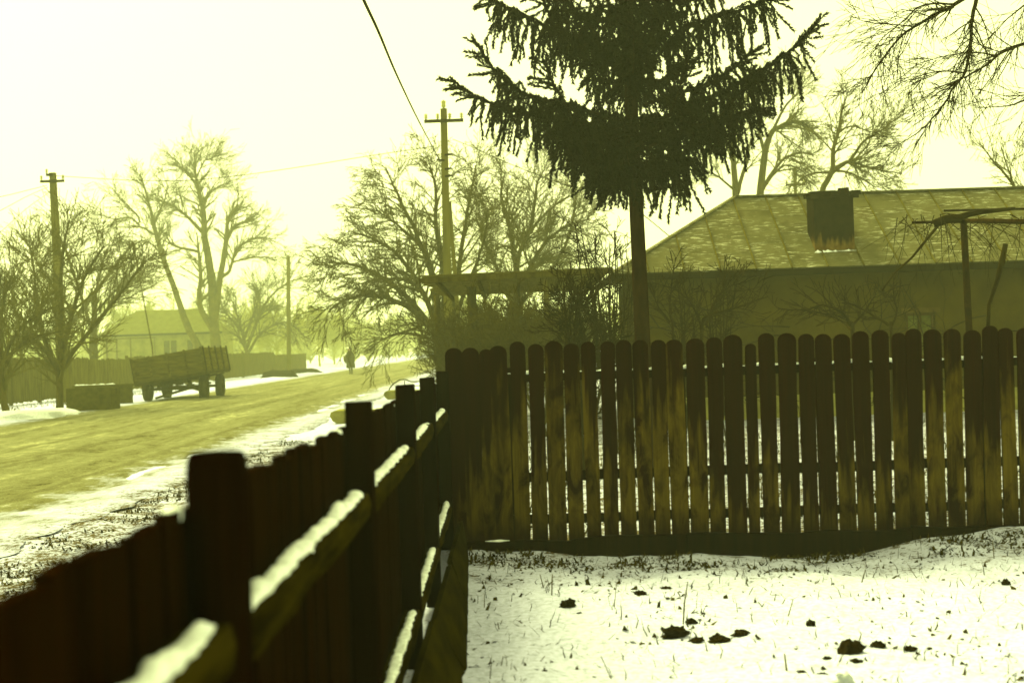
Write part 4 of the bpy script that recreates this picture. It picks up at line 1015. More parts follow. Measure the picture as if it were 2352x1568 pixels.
limb_tree('fruit_tree', 'small bare fruit tree with crooked limbs against the cottage wall below the chimney', G(1958, d), [
    ([G(1960, d, -.1), P(1958, 762, d), P(1954, 746, d), P(1934, 717, d), P(1890, 701, d), P(1850, 715, d)], 0.035, 0.01, 16, .4),
    ([P(1956, 750, d), P(1985, 715, d), P(2010, 680, d)], 0.02, 0.006, 10), ([P(1958, 760, d), P(1930, 735, d + .5), P(1880, 717, d + .6), P(1788, 709, d + .6)], 0.02, 0.006, 16)],
    410, cfg=dict(levels=2, kids=[4, 3, 3], rmin=0.0055), side_len=0.55, twig='dark_twig', bark='dark_twig')
limb_tree('fruit_tree', 'small bare fruit tree left of the cottage window', G(2047, d), [
    ([G(2050, d, -.1), P(2048, 762, d), P(2040, 745, d), P(2007, 725, d), P(1966, 701, d), P(1934, 695, d)], 0.03, 0.008, 14, .4),
    ([P(2047, 750, d), P(2060, 715, d), P(2050, 680, d)], 0.02, 0.006, 12)], 411, cfg=dict(levels=2, kids=[4, 3, 3], rmin=0.0055), side_len=0.5, twig='dark_twig', bark='dark_twig')
limb_tree('fruit_tree', 'small bare fruit tree right of the spruce trunk against the wall', G(1615, d), [
    ([G(1612, d, -.1), P(1611, 770, d), P(1627, 725, d), P(1683, 709, d), P(1764, 681, d)], 0.03, 0.008, 18, .3),
    ([P(1615, 760, d), P(1590, 700, d), P(1550, 660, d)], 0.02, 0.006, 14), ([P(1620, 745, d), P(1650, 680, d), P(1690, 650, d)], 0.02, 0.006, 14)], 413, cfg=dict(levels=2, kids=[4, 3, 3], rmin=0.0055), side_len=0.55, twig='dark_twig', bark='dark_twig')
limb_tree('fruit_tree', 'thin bare sapling close to the right of the spruce trunk', G(1545, d), [
    ([G(1547, d, -.1), P(1546, 770, d), P(1538, 721, d), P(1542, 657, d), P(1548, 610, d)], 0.022, 0.006, 18, .3), ([P(1540, 740, d), P(1510, 700, d), P(1500, 660, d)], 0.015, 0.005, 12)], 414, cfg=dict(levels=2, kids=[4, 3, 3], rmin=0.0055), side_len=0.5, twig='dark_twig', bark='dark_twig')

# bare vines trained over the cottage wall
vw = empty('wall_vine', (4.5, 26.2, 0)); tag(vw, 'tangle of bare vine stems on the long wall under the eave', 'vine')
rgv = np.random.default_rng(19); vt = []
for k in range(34):
    x0 = rgv.uniform(2.6, 9.6); p0 = np.array([x0, 26.28 + rgv.uniform(-.25, .08), rgv.uniform(.2, 1.9)])
    grow(vt, p0, unit(np.array([rgv.normal() * 1.2, -.05, rgv.uniform(-.1, .8)])), rgv.uniform(.8, 2.0), 0.016, 1, dict(CFG, levels=3, kids=[3, 3, 2], rmin=0.006, wig=.26, trop=[0, -.05, -.05]), rgv)
vt = [(np.stack([p[:, 0], np.clip(p[:, 1], 25.7, 26.42), np.clip(p[:, 2], 0.02, 2.62)], 1), r, ns, l_) for p, r, ns, l_ in vt]
link('stems', tubes([(p - np.array([4.5, 26.2, 0]), r, 3) for p, r, ns, _ in vt], 'stems', False), MAT['dark_twig'], vw)

# vine arbour at the right
d = 17.0
arb = empty('vine_arbour', G(2226, d)); tag(arb, 'rusty pipe vine arbour with old twisted vine stems right of the chimney', 'arbour')
ab = Vector(G(2226, d))
def parb(pts, r, name, mat, k=6):
    return MB().tube([Vector(p) - ab for p in pts], r, k).build(name, mat, arb, smooth=True)
parb([G(2229, d, -.1), P(2226, 760, d), P(2213, 505, d)], 0.042, 'post', MAT['iron'], 8)
parb([P(2095, 511, d), P(2160, 510, d), P(2440, 506, d)], 0.018, 'crossbar', MAT['iron'])
parb([P(2215, 507, d - .05), P(2300, 508, d - 1.2), P(2440, 512, d - 3)], 0.03, 'crossbar', MAT['iron'])
parb([P(2168, 484, d + 1.8), P(2420, 478, d + 1.8)], 0.016, 'crossbar', MAT['iron'])
parb([P(2146, 514, d - .05), P(2176, 503, d - .06), P(2208, 499, d - .05), P(2226, 492, d), P(2262, 486, d), P(2330, 479, d + .3)], [0.05, 0.055, 0.045, 0.035, 0.03, 0.02], 'vine_stem', MAT['dark_twig'], 7)
parb([P(2160, 512, d - .05), P(2130, 548, d - .1), P(2096, 590, d - .1), P(2050, 632, d - .1), P(2026, 668, d - .1)], [0.02, 0.016, 0.014, 0.012, 0.01], 'vine_stem', MAT['dark_twig'])
parb([P(2310, 560, d - 1), P(2302, 600, d - 1), P(2292, 640, d - 1), P(2272, 700, d - 1), P(2268, 780, d - 1)], [0.028, 0.034, 0.026, 0.02, 0.024], 'vine_stem', MAT['dark_twig'], 7)
rgv = np.random.default_rng(3); vt = []
for k in range(46):
    t = rgv.random(); p0 = np.array(P(2060 + 300 * t, 505 + rgv.uniform(-15, 8), d + rgv.uniform(-.6, 1)))
    grow(vt, p0, unit(np.array([rgv.normal(), rgv.normal() * .5, rgv.uniform(-1.2, .1)])), rgv.uniform(.25, .9), 0.006, 2, dict(CFG, levels=3, kids=[2, 2, 2], rmin=0.003, trop=[0, -.15, -.2]), rgv)
link('vine_twigs', tubes([(p - np.array(ab), r, 3) for p, r, k, _ in vt], 'vine_twigs', False), MAT['dark_twig'], arb)

# ------------------------------------------------------------------ spruce
def spruce():
    d = 16.0; g = G(1487, d); o = empty('spruce_tree', g)
    tag(o, 'big dark spruce with hanging boughs and bare lower trunk behind the picket fence', 'tree')
    gb = np.array(g); rg = np.random.default_rng(5)
    H = 9.6
    top = np.array([g.x - 0.12, d, H])
    tr = [np.array([g.x, d, -0.15]), np.array([g.x - 0.005, d, 1.5]), np.array([g.x - 0.03, d, 3.4]), np.array([g.x - 0.07, d, 6.0]), top]
    sp = smooth_path(tr, 8); rad = np.interp(sp[:, 2], [0, 1.5, 3.4, 6, H], [0.115, 0.088, 0.078, 0.055, 0.012])
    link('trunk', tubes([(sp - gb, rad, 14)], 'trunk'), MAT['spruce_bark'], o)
    def bough(path, ra, dens=1.0, hang=0.42, lat=0.25):
        sp = smooth_path(path, 7); n = len(sp)
        seglen = np.linalg.norm(np.diff(sp, axis=0), axis=1); L = seglen.sum(); cum = np.concatenate([[0], np.cumsum(seglen)])
        chains = [(sp - gb, np.linspace(ra, 0.006, n), 5)]
        Vn = []
        def needles(pts, lneed, step):
            """small stiff needles round a twig"""
            sl = np.linalg.norm(np.diff(pts, axis=0), axis=1); cl = np.concatenate([[0], np.cumsum(sl)])
            m = max(2, int(cl[-1] / step)); s = np.repeat(np.linspace(0, cl[-1], m), 4)
            q = np.stack([np.interp(s, cl, pts[:, i]) for i in range(3)], 1)
            j = np.clip(np.searchsorted(cl, s) - 1, 0, len(sl) - 1)
            t = (pts[j + 1] - pts[j]) / (sl[j][:, None] + 1e-9)
            rnd_ = rg.normal(0, 1, (len(s), 3)); side = np.cross(t, rnd_); side /= np.linalg.norm(side, axis=1, keepdims=True) + 1e-9
            dirn = t * 0.75 + side * 0.8; dirn /= np.linalg.norm(dirn, axis=1, keepdims=True)
            w = np.cross(dirn, rnd_); w /= np.linalg.norm(w, axis=1, keepdims=True) + 1e-9
            ln = lneed * rg.uniform(.7, 1.2, (len(s), 1))
            a = q - w * 0.0088; b = q + w * 0.0088; c = q + dirn * ln
            Vn.append(np.stack([a, b, c], 1).reshape(-1, 3))
        s = 0.10 * L
        while s < L:
            u = s / L
            q = np.array([np.interp(s, cum, sp[:, i]) for i in range(3)])
            j = min(n - 2, int(np.searchsorted(cum, s)) - 1 if s > 0 else 0); t = unit(sp[j + 1] - sp[j])
            side = unit(np.cross(t, [0, 0, 1])) * rg.choice([-1, 1])
            if u < 0.80:
                ln = hang * rg.uniform(.45, 1.15) * (0.55 + 0.9 * math.sin(math.pi * min(1, u * 1.05)))
                out = side * lat * rg.uniform(.1, 1.6) + t * rg.uniform(0.05, 0.34)
                p1 = q + out * 0.45 * ln / 0.42 + np.array([0, 0, 0.01])
                p2 = p1 + out * 0.25 * ln / 0.42 + np.array([0, 0, -0.45 * ln])
                p3 = p2 + out * rg.uniform(0.0, 0.35) + np.array([0, 0, -0.50 * ln])
                pts = np.array([q, p1, p2, p3]); pts[1:] += rg.normal(0, .022, (3, 3))
            else:
                ln = 0.24 * (1.25 - u) / .45 * rg.uniform(.7, 1.3) + 0.04
                dv = unit(t * rg.uniform(.6, 1.1) + side * rg.uniform(.3, .9) + np.array([0, 0, rg.uniform(-.9, .25)]))
                pts = np.array([q, q + dv * ln * .5 + [0, 0, -.012], q + dv * ln + [0, 0, -.03 * rg.random()]])
            chains.append((pts - gb, np.linspace(0.005, 0.002, len(pts)), 3))
            needles(pts - gb, 0.040, 0.013)
            if u < .8 and rg.random() < .55:      # side sprig
                k = pts[1]; dv = unit(np.array([rg.normal(), rg.normal(), -1.3])) * ln * .45
                pp = np.array([k, k + dv * .6, k + dv + [0, 0, -.03]]); needles(pp - gb, 0.040, 0.012)
            s += 0.0245 / dens * rg.uniform(.6, 1.4)
        needles(sp[n // 4:] - gb, 0.036, 0.009)
        wood = tubes(chains, 'bough')
        V = np.concatenate(Vn)
        nv = len(wood.vertices); co_ = np.zeros(nv * 3, np.float32); wood.vertices.foreach_get('co', co_)
        Qw = np.zeros(len(wood.loops), np.int32); wood.loops.foreach_get('vertex_index', Qw)
        allV = np.concatenate([co_.reshape(-1, 3), V]); T = np.arange(len(V)).reshape(-1, 3) + nv
        me = np_mesh('bough', allV, Qw.reshape(-1, 4), T, mq=0, mt=1)
        bpy.data.meshes.remove(wood)
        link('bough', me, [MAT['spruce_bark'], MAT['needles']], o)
    def tx(z): return np.array([np.interp(z, sp[:, 2], sp[:, 0]), d, z])
    def px(pts, dd):                      # bough seen at the edge of the crown, given by picture spots
        n = len(pts); return [np.array(P(x, y, d + dd * i / (n - 1))) for i, (x, y) in enumerate(pts)]
    edge = [([(1478, 345), (1360, 296), (1266, 268), (1170, 252), (1100, 225), (1036, 183)], 0.3, .40), ([(1478, 285), (1380, 262), (1266, 236), (1186, 206), (1131, 155), (1091, 95)], -.5, .34),
            ([(1476, 175), (1400, 118), (1353, 95), (1282, 75), (1218, 44), (1131, 0), (1085, -55)], .4, .42), ([(1474, 90), (1400, 52), (1329, 30), (1282, -12), (1240, -70)], -.3, .40),
            ([(1476, 140), (1380, 110), (1310, 92), (1274, 56), (1248, 5), (1236, -40)], -1.0, .25),
            ([(1482, 290), (1570, 250), (1655, 216), (1754, 159), (1813, 119), (1873, 52)], .2, .48), ([(1482, 240), (1560, 215), (1640, 185), (1690, 150), (1724, 120)], -.8, .38),
            ([(1480, 160), (1567, 73), (1635, 42), (1714, 20), (1766, -5), (1800, -45)], .5, .44), ([(1478, 60), (1540, 15), (1600, -15), (1660, -60)], -.4, .42),
            ([(1482, 340), (1560, 310), (1640, 285), (1700, 262), (1745, 250)], 1.0, .42), ([(1480, 330), (1400, 318), (1320, 300), (1265, 300)], -1.0, .42),
            ([(1480, 385), (1420, 365), (1370, 362), (1330, 372)], .5, .38), ([(1484, 385), (1530, 360), (1570, 365), (1596, 380)], .3, .40), ([(1482, 395), (1440, 388), (1410, 398)], -.5, .30), ([(1486, 392), (1520, 380), (1556, 400)], -.6, .42)]
    for pts, dd, hg in edge:
        bough(px(pts, dd), 0.022, 1.0, hg)
    # whorls all round the trunk
    z = 3.52
    while z < 9.3:
        u = (z - 3.3) / (H - 3.3)
        Lb = 1.95 * (1 - u) ** 0.8 + 0.15
        if z < 3.9: Lb *= 0.55
        nb = 6 if z < 6 else 5
        a0 = rg.uniform(0, 6.28)
        for k in range(nb):
            a = a0 + k * 6.283 / nb + rg.normal(0, .2); l = Lb * rg.uniform(.75, 1.05)
            if 4.15 < z < 6.2: l *= 0.66 - 0.34 * abs(math.cos(a))          # the long side boughs are set above
            elif z <= 4.15: l *= 0.95 - 0.25 * abs(math.cos(a))
            dx = np.array([math.cos(a), math.sin(a), 0])
            p0 = tx(z)
            sag = 0.10 + 0.10 * (1 - u)
            bough([p0, p0 + dx * l * .3 + [0, 0, .02 * l - sag * .3], p0 + dx * l * .65 + [0, 0, -sag * .5 * l], p0 + dx * l * .9 + [0, 0, .10 * l], p0 + dx * l * 1.05 + [0, 0, .28 * l]], 0.020 * (1 - u * .5), 0.74 if z < 6 else 0.6, 0.28 if z < 6 else .28)
        z += rg.uniform(.38, .50) if z < 6 else .46
spruce()
# ------------------------------------------------------------------ utility poles and wires
def insulator(mb, p, s=1.0):
    p = Vector(p)
    mb.tube([p, p + Vector((0, 0, .05 * s)), p + Vector((0, 0, .08 * s)), p + Vector((0, 0, .12 * s)), p + Vector((0, 0, .15 * s))], [.012 * s, .045 * s, .03 * s, .045 * s, .015 * s], 8)
def pole(name, label, base, top, w0, w1, arm, seed, twin=None, band=False):
    base, top = Vector(base), Vector(top)
    o = empty(name, base); tag(o, label, 'utility pole', 'utility poles along the road')
    t = top - base
    mb = MB(); n = 5
    ring = []
    for i in range(n):
        f = i / (n - 1); w = (w0 + (w1 - w0) * f) / 2; c = t * f + (Vector((0, 0, -.3)) if i == 0 else Vector())
        ring += [c + Vector((sx * w, sy * w * .8, 0)) for sx, sy in ((-1, -.8), (-.8, -1), (.8, -1), (1, -.8), (1, .8), (.8, 1), (-.8, 1), (-1, .8))]
    F = [(i * 8 + j, i * 8 + (j + 1) % 8, (i + 1) * 8 + (j + 1) % 8, (i + 1) * 8 + j) for i in range(n - 1) for j in range(8)] + [tuple((n - 1) * 8 + j for j in range(8))]
    mb.poly(ring, F).build('shaft', MAT['pole'], o)
    for (f, l, r_, ins) in arm:
        c = t * f; m2 = MB(); m2.bar(c + Vector((-l, -w1 * .48, 0)), c + Vector((r_, -w1 * .48, 0.0)), .07, .09)
        a = m2.build('crossarm', MAT['iron'], o)
        for x in ins:
            m3 = MB(); insulator(m3, c + Vector((x, -w1 * .48, .045)), 1.1); m3.build('insulator', MAT['porcelain'], a, smooth=True)
    if twin:
        zt, dx = twin
        MB().bar((dx, .02, -.3), (t.x * zt / t.z + .10, .02, zt), w0 * .42, w0 * .42).build('brace_leg', MAT['pole'], o)
        for z in (1.5, 2.6, 3.7):
            MB().bar((0.02 + t.x * z / t.z, 0.0, z), (dx + (t.x * zt / t.z + .10 - dx) * z / zt, 0.0, z), .08, .08).build('rung', MAT['pole'], o)
    if band:
        MB().box(-w0 * .52, w0 * .52, -w0 * .45, w0 * .45, .05, 1.25).build('white_band', MAT['whitewash'], o)
    return o
b1 = G(148, 50.0); t1 = P(121, 397, 50.0)
pl = pole('utility_pole', 'tall dark utility pole with short crossarm at the left of the road', b1, t1, .36, .21, [(0.962, .42, .42, (-.38, .38)), (0.99, .2, .05, (-.18,))], 1)
b2 = G(1034, 40.0); t2 = P(1019, 250, 40.0)
pm = pole('utility_pole', 'utility pole with braced leg and wide crossarm rising from the spreading tree', b2, t2, .26, .18, [(0.957, .55, .55, (-.50, -.17, .17, .50))], 2, twin=(5.6, .42))
for z, s in ((6.9, .16), (6.75, -.16), (6.5, .14), (6.3, .15)):
    MB().bar((t2.x - b2.x) * z / 8.1 * Vector((1, 0, 0)) + Vector((0, -.1, z)), (t2.x - b2.x) * z / 8.1 * Vector((1, 0, 0)) + Vector((s * 1.4, -.1, z + .02)), .05, .05).build('bracket', MAT['iron'], pm)
m3 = MB(); insulator(m3, t2 - b2, 1.6); m3.build('insulator', MAT['porcelain'], pm, smooth=True)
b3 = G(664, 100.0); t3 = P(662, 588, 100.0)
pole('utility_pole', 'slender hazy utility pole far along the left verge', b3, t3, .30, .24, [], 3)
b4 = G(1834, 62.0); t4 = P(1826, 385, 62.0)
pole('utility_pole', 'thin distant pole with crossbar above the ridge left of the chimney', b4, t4, .16, .13, [(0.915, .42, .42, (-.38, .38))], 4)
def wire(pts, r, name, label, per=5):
    sp = smooth_path(pts, per); o = Vector(sp[0])
    w = MB().tube([Vector(p) - o for p in sp], r, 5).build(name, MAT['wire'], None, o, smooth=True)
    tag(w, label, 'wire', 'overhead wires'); return w
wire([P(1012, 372, 39.9), P(985, 322, 36.5), P(955, 265, 30), P(910, 170, 22), P(870, 75, 16.5), P(835, 0, 13.5), P(790, -110, 10.5), P(700, -320, 7.5)], .016, 'service_cable', 'thick twisted cable falling from the top edge to the middle pole')
wire([P(128, 404, 50), P(280, 413, 48.5), P(420, 415, 47), P(560, 402, 45.4), P(700, 382, 43.6), P(850, 358, 41.6), P(1000, 336, 40)], .011, 'overhead_wire', 'long sagging wire between the left pole and the middle pole')
wire([P(1040, 320, 40), P(1095, 342, 38), P(1160, 372, 36), P(1300, 425, 33), P(1420, 455, 30), P(1560, 560, 27.6)], .010, 'overhead_wire', 'wire sloping down from the middle pole toward the cottage')
wire([P(107, 426, 49.9), P(60, 438, 47), P(0, 452, 43), P(-120, 470, 36)], .010, 'overhead_wire', 'upper wire leaving the left pole toward the picture edge')
wire([P(110, 430, 49.9), P(60, 452, 47), P(0, 484, 43), P(-120, 540, 36)], .009, 'overhead_wire', 'middle wire leaving the left pole toward the picture edge')
wire([P(116, 440, 49.9), P(60, 480, 47), P(0, 534, 43), P(-120, 640, 36)], .008, 'overhead_wire', 'lowest wire leaving the left pole toward the picture edge')

# ------------------------------------------------------------------ left side of the road
# white house
hd = 118.0
wh = empty('white_house', G(370, hd)); tag(wh, 'small whitewashed house in the haze behind the trailer', 'house')
wb = Vector(G(370, hd))
xl, xr = P(236, 790, hd).x - wb.x, P(505, 790, hd).x - wb.x
ez, rz = 3.45, 5.5
wins = [(P(x, 790, hd).x - wb.x) for x in (383, 399, 437)]
mb = MB(); cur = xl
for wx in wins:
    mb.box(cur, wx - .24, 0, .25, -.1, ez); mb.box(wx - .24, wx + .24, 0, .25, -.1, 1.55); mb.box(wx - .24, wx + .24, 0, .25, 2.85, ez); cur = wx + .24
mb.box(cur, xr, 0, .25, -.1, ez); mb.build('wall', MAT['whitewash'], wh)
MB().box(xl, xl + .25, .252, 5.5, -.1, ez).build('wall', MAT['whitewash'], wh)
MB().box(xr - .25, xr, .252, 5.5, -.1, ez).build('wall', MAT['whitewash'], wh)
for wx in wins:
    w = MB().box(wx - .24, wx + .24, .1, .12, 1.55, 2.85).build('window', MAT['glass'], wh)
    MB().box(wx - .24, wx - .19, .05, .098, 1.55, 2.85).box(wx + .19, wx + .24, .05, .098, 1.55, 2.85).box(wx - .19, wx + .19, .05, .098, 2.2, 2.27).build('frame', MAT['frame'], w)
rf = MB().poly([(xl - .3, -.45, ez), (xr + .3, -.45, ez), (xr + .3, 5.9, ez), (xl - .3, 5.9, ez), (xl + 2.2, 2.7, rz), (xr - 2.2, 2.7, rz)], [(0, 1, 5, 4), (2, 3, 4, 5), (1, 2, 5), (3, 0, 4), (3, 2, 1, 0)]).build('roof', MAT['farroof'], wh)
MB().box(xl - .3, xr + .3, -.48, -.452, ez - .14, ez + .02).build('fascia', MAT['eave'], rf)
# porch frame on its left
for x in (245, 268, 300, 355):
    q = P(x, 790, hd - 1.6).x - wb.x; MB().box(q - .05, q + .05, -1.65, -1.55, -.1, 3.1).build('porch_post', MAT['fencegrey'], wh)
q0, q1 = P(243, 790, hd - 1.6).x - wb.x, P(358, 790, hd - 1.6).x - wb.x
MB().bar((q0, -1.6, 3.12), (q1, -1.6, 3.12), .1, .1).build('porch_beam', MAT['fencegrey'], wh)
MB().bar((q0, -1.66, 1.0), (q1, -1.66, 1.0), .05, .08).build('porch_rail', MAT['fencegrey'], wh)

# board fence along the left side, in sections
rr = random.Random(31)
sec = [(46.5, 49.4), (49.5, 52.4), (52.5, 55.4), (55.5, 58.4), (58.5, 61.4), (61.5, 64.4), (64.5, 70.0), (70.2, 76), (76.2, 83), (83.2, 92), (92.2, 104), (104.2, 120)]
lf = empty('board_fence', (-17.4, 60, 0)); tag(lf, 'long grey board fence on the far left side of the road', 'fence')
for i, (a, b) in enumerate(sec):
    mb = MB(); y = a
    hh = 1.5 + rr.uniform(-.12, .1) + (.1 if i < 3 else 0)
    while y < b - .1:
        w = rr.uniform(.12, .17) if y < 64 else rr.uniform(.2, .3)
        mb.box(-.012 + rr.uniform(-.006, .006), .012, y - 60, y - 60 + w - .015, .06 + rr.uniform(-.03, .03), hh + rr.uniform(-.04, .04)); y += w
    p = mb.build('board_panel', MAT['fencegrey'], lf); p['kind'] = 'stuff'
    MB().box(-.13, -.014, a - 60.08, a - 59.96, -.2, hh + .05).build('post', MAT['fencegrey'], lf)
    for z in (.4, 1.15): MB().box(-.09, -.016, a - 59.95, b - 60.05, z, z + .08).build('rail', MAT['fencegrey'], lf)
# fence closing the yard toward the camera side, at the picture's left edge
lf2 = empty('board_fence', (-20, 47, 0)); tag(lf2, 'short grey board fence at the far left picture edge facing the camera', 'fence')
mb = MB(); x = -7
while x < 2.5:
    w = rr.uniform(.12, .17); mb.box(x, x + w - .02, -.012 + rr.uniform(-.006, .006), .012, .05 + rr.uniform(-.03, .03), 1.5 + rr.uniform(-.05, .05)); x += w
p = mb.build('board_panel', MAT['fencegrey'], lf2); p['kind'] = 'stuff'
for x in (-6, -3.2, -.4, 2.3): MB().box(x, x + .12, .014, .13, -.2, 1.55).build('post', MAT['fencegrey'], lf2)

mp = empty('marker_post', G(150, 53.0)); tag(mp, 'thin white painted post behind the forked tree', 'post')
MB().box(-.06, .06, -.05, .05, -.15, .98, .004).build('shaft', MAT['whitepaint'], mp)
MB().box(-.065, .065, -.055, .055, .30, .42).build('dark_band', MAT['steel'], mp)
# well sweep
wd = 74.0; ws = empty('well_sweep', G(205, wd)); tag(ws, 'old well sweep with slanting beam and hanging rod above the left trees', 'well')
sb = Vector(G(205, wd)); tip = P(306, 557, wd) - sb; low = P(195, 702, wd) - sb; piv = low.lerp(tip, .18); end = low - (tip - low) * .45
MB().tube([end, low, piv, tip], [.14, .13, .115, .065], 8).build('beam', MAT['bark'], ws, smooth=True)
MB().tube([(piv.x, .08, -.2), (piv.x, .05, piv.z * .6), (piv.x - .12, .05, piv.z + .35)], [.13, .11, .08], 8).build('forked_post', MAT['bark'], ws, smooth=True)
MB().tube([(piv.x, .05, piv.z * .55), (piv.x + .14, .05, piv.z + .3)], [.09, .07], 8).build('fork', MAT['bark'], ws, smooth=True)
MB().tube([tip, P(330, 690, wd) - sb, P(350, 800, wd) - sb, P(352, 828, wd) - sb], [.045, .036, .036, .036], 6).build('hanging_rod', MAT['bark'], ws, smooth=True)
# well curb
cb_ = P(352, 840, wd) - sb
MB().box(cb_.x - .5, cb_.x + .5, -.5, .5, -.1, .85).build('well_curb', MAT['fencegrey'], ws)

# concrete trough beside the tree
td = 41.5; tb = G(215, td)
tr = empty('concrete_trough', tb, R(-4)); tag(tr, 'low dark concrete trough standing in the snow at the road edge', 'trough')
w2, h2 = .68, .66
MB().box(-w2, w2, -.35, -.25, -.15, h2 + .02, .008).build('side', MAT['dark_concrete'], tr, bevel=.012)
MB().box(-w2, w2, .25, .35, -.15, h2, .008).build('side', MAT['dark_concrete'], tr, bevel=.012)
MB().box(-w2 + .003, -w2 + .1, -.248, .248, -.15, h2 - .01).build('end', MAT['dark_concrete'], tr)
MB().box(w2 - .1, w2 - .003, -.248, .248, -.15, h2 - .01).build('end', MAT['dark_concrete'], tr)
MB().box(-w2 + .11, w2 - .11, -.246, .246, .0, .1).build('floor_slab', MAT['dark_concrete'], tr)
# low wall behind it
ld = 47.0; lb = G(280, ld)
lw = empty('low_wall', lb, R(6)); tag(lw, 'low grey concrete wall between the trough and the trailer', 'wall')
MB().box(-1.5, 0.35, -.1, .1, -.2, .60, .01).build('wall', MAT['dark_concrete'], lw, bevel=.015)
MB().box(-1.56, 0.41, -.14, .14, .602, .66, .006).build('coping', MAT['dark_concrete'], lw, bevel=.01)
link('snow', snow_strip([Vector((-1.5, 0, .665)), Vector((-.2, 0, .665))], .18, .035, 3), MAT['snow'], lw)

# farm trailer, seen from behind, its bed tipped to the left
def trailer():
    o = empty('farm_trailer', (-11.55, 50.0, 0)); tag(o, 'old four wheeled wooden farm trailer with tipped bed at the left road edge', 'trailer')
    Wx, Ly, H = 1.20, 2.0, .76
    M4 = Matrix.Translation((0.0, 0, .86)) @ Matrix.Rotation(R(-8.5), 4, 'Y')
    M0 = Matrix.Identity(4)
    def bp(mb, name, mat, parent=o, M=M4, **kw):
        mb.v = [tuple(M @ Vector(v)) for v in mb.v]; return mb.build(name, mat, parent, **kw)
    bp(MB().box(-Wx, Wx, -Ly, Ly, -.06, .0), 'bed_floor', MAT['trailerwood'])
    for k in range(4):
        z0 = .012 + k * H / 4; z1 = .012 + (k + 1) * H / 4 - .02
        for y in (-Ly, Ly): bp(MB().box(-Wx + .02, Wx - .02, y - .018, y + .018, z0, z1, .004), 'end_board', MAT['trailerwood'])
        bp(MB().box(-Wx - .018, -Wx + .018, -Ly, Ly, z0, z1, .004), 'side_board', MAT['trailerwood'])
        bp(MB().box(Wx - .018, Wx + .018, -Ly, Ly, z0, z1, .004), 'side_board', MAT['trailerlit'])
    for x in (-Wx + .03, -.6, 0, .6, Wx - .03): bp(MB().box(x - .03, x + .03, -Ly - .055, -Ly - .019, -.08, H + .03), 'stake', MAT['trailerwood'])
    for y in (-Ly + .04, -1.0, 0, 1.0, Ly - .04):
        for s_ in (-1, 1): bp(MB().box(s_ * (Wx + .038) - .02, s_ * (Wx + .038) + .02, y - .045, y + .045, -.10, H + .05), 'stake', MAT['steel'])
    bp(MB().box(-Wx - .03, Wx + .03, -Ly - .06, -Ly + .03, -.15, -.062), 'sill', MAT['steel'])
    for s_ in (-1, 1): bp(MB().box(s_ * (Wx - .02) - .04, s_ * (Wx - .02) + .04, -Ly + .032, Ly, -.15, -.062), 'sill', MAT['steel'])
    for x in (-.42, .42): bp(MB().box(x - .06, x + .06, -Ly + .1, Ly - .1, -.26, -.062), 'chassis_beam', MAT['steel'])
    for y in (-1.2, 0, 1.2): bp(MB().box(-Wx + .05, Wx - .05, y - .05, y + .05, -.20, -.155), 'cross_beam', MAT['steel'])
    r_ = .41
    for y in (-1.25, 1.45):
        bp(MB().bar((-.95, y, r_), (.95, y, r_), .10, .10), 'axle', MAT['steel'], M=M0)
        for s_ in (-1, 1):
            bp(MB().bar((s_ * .5, y - .45, r_ + .10), (s_ * .5, y + .45, r_ + .10), .08, .08), 'leaf_spring', MAT['steel'], M=M0)
            zt = (M4 @ Vector((s_ * .42, y, -.26))).z
            bp(MB().bar((s_ * .5, y, r_ + .12), (s_ * .45, y, max(zt, r_ + .2) + .02), .12, .12, up=(0, 1, 0)), 'spring_block', MAT['steel'], M=M0)
            x = s_ * .96; k = 20; prof = [(r_ * .60, -.085), (r_ * .80, -.12), (r_ * .95, -.11), (r_, -.05), (r_, .05), (r_ * .95, .11), (r_ * .80, .12), (r_ * .60, .085)]
            V = [(x + xx, y + math.cos(2 * math.pi * j / k) * rad, r_ + math.sin(2 * math.pi * j / k) * rad) for rad, xx in prof for j in range(k)]
            n = len(prof); F = [(i * k + (j + 1) % k, ((i + 1) % n) * k + (j + 1) % k, ((i + 1) % n) * k + j, i * k + j) for i in range(n) for j in range(k)]
            w = bp(MB().poly(V, F), 'wheel', MAT['rubber'], M=M0, smooth=True)
            mb = MB(); mb.tube([(x - .06, y, r_), (x + .06, y, r_)], r_ * .615, 18); mb.tube([(x - .11, y, r_), (x + .11, y, r_)], r_ * .2, 10)
            bp(mb, 'rim', MAT['steel'], w, M=M0)
    bp(MB().bar((-.3, 1.5, .42), (0, 3.4, .15), .07, .07).bar((.3, 1.5, .42), (0, 3.4, .15), .07, .07), 'drawbar', MAT['steel'], M=M0)
    bp(MB().bar((-.55, -1.9, .12), (.5, -1.2, .42), .06, .08), 'hanging_bar', MAT['steel'], M=M0)
trailer()

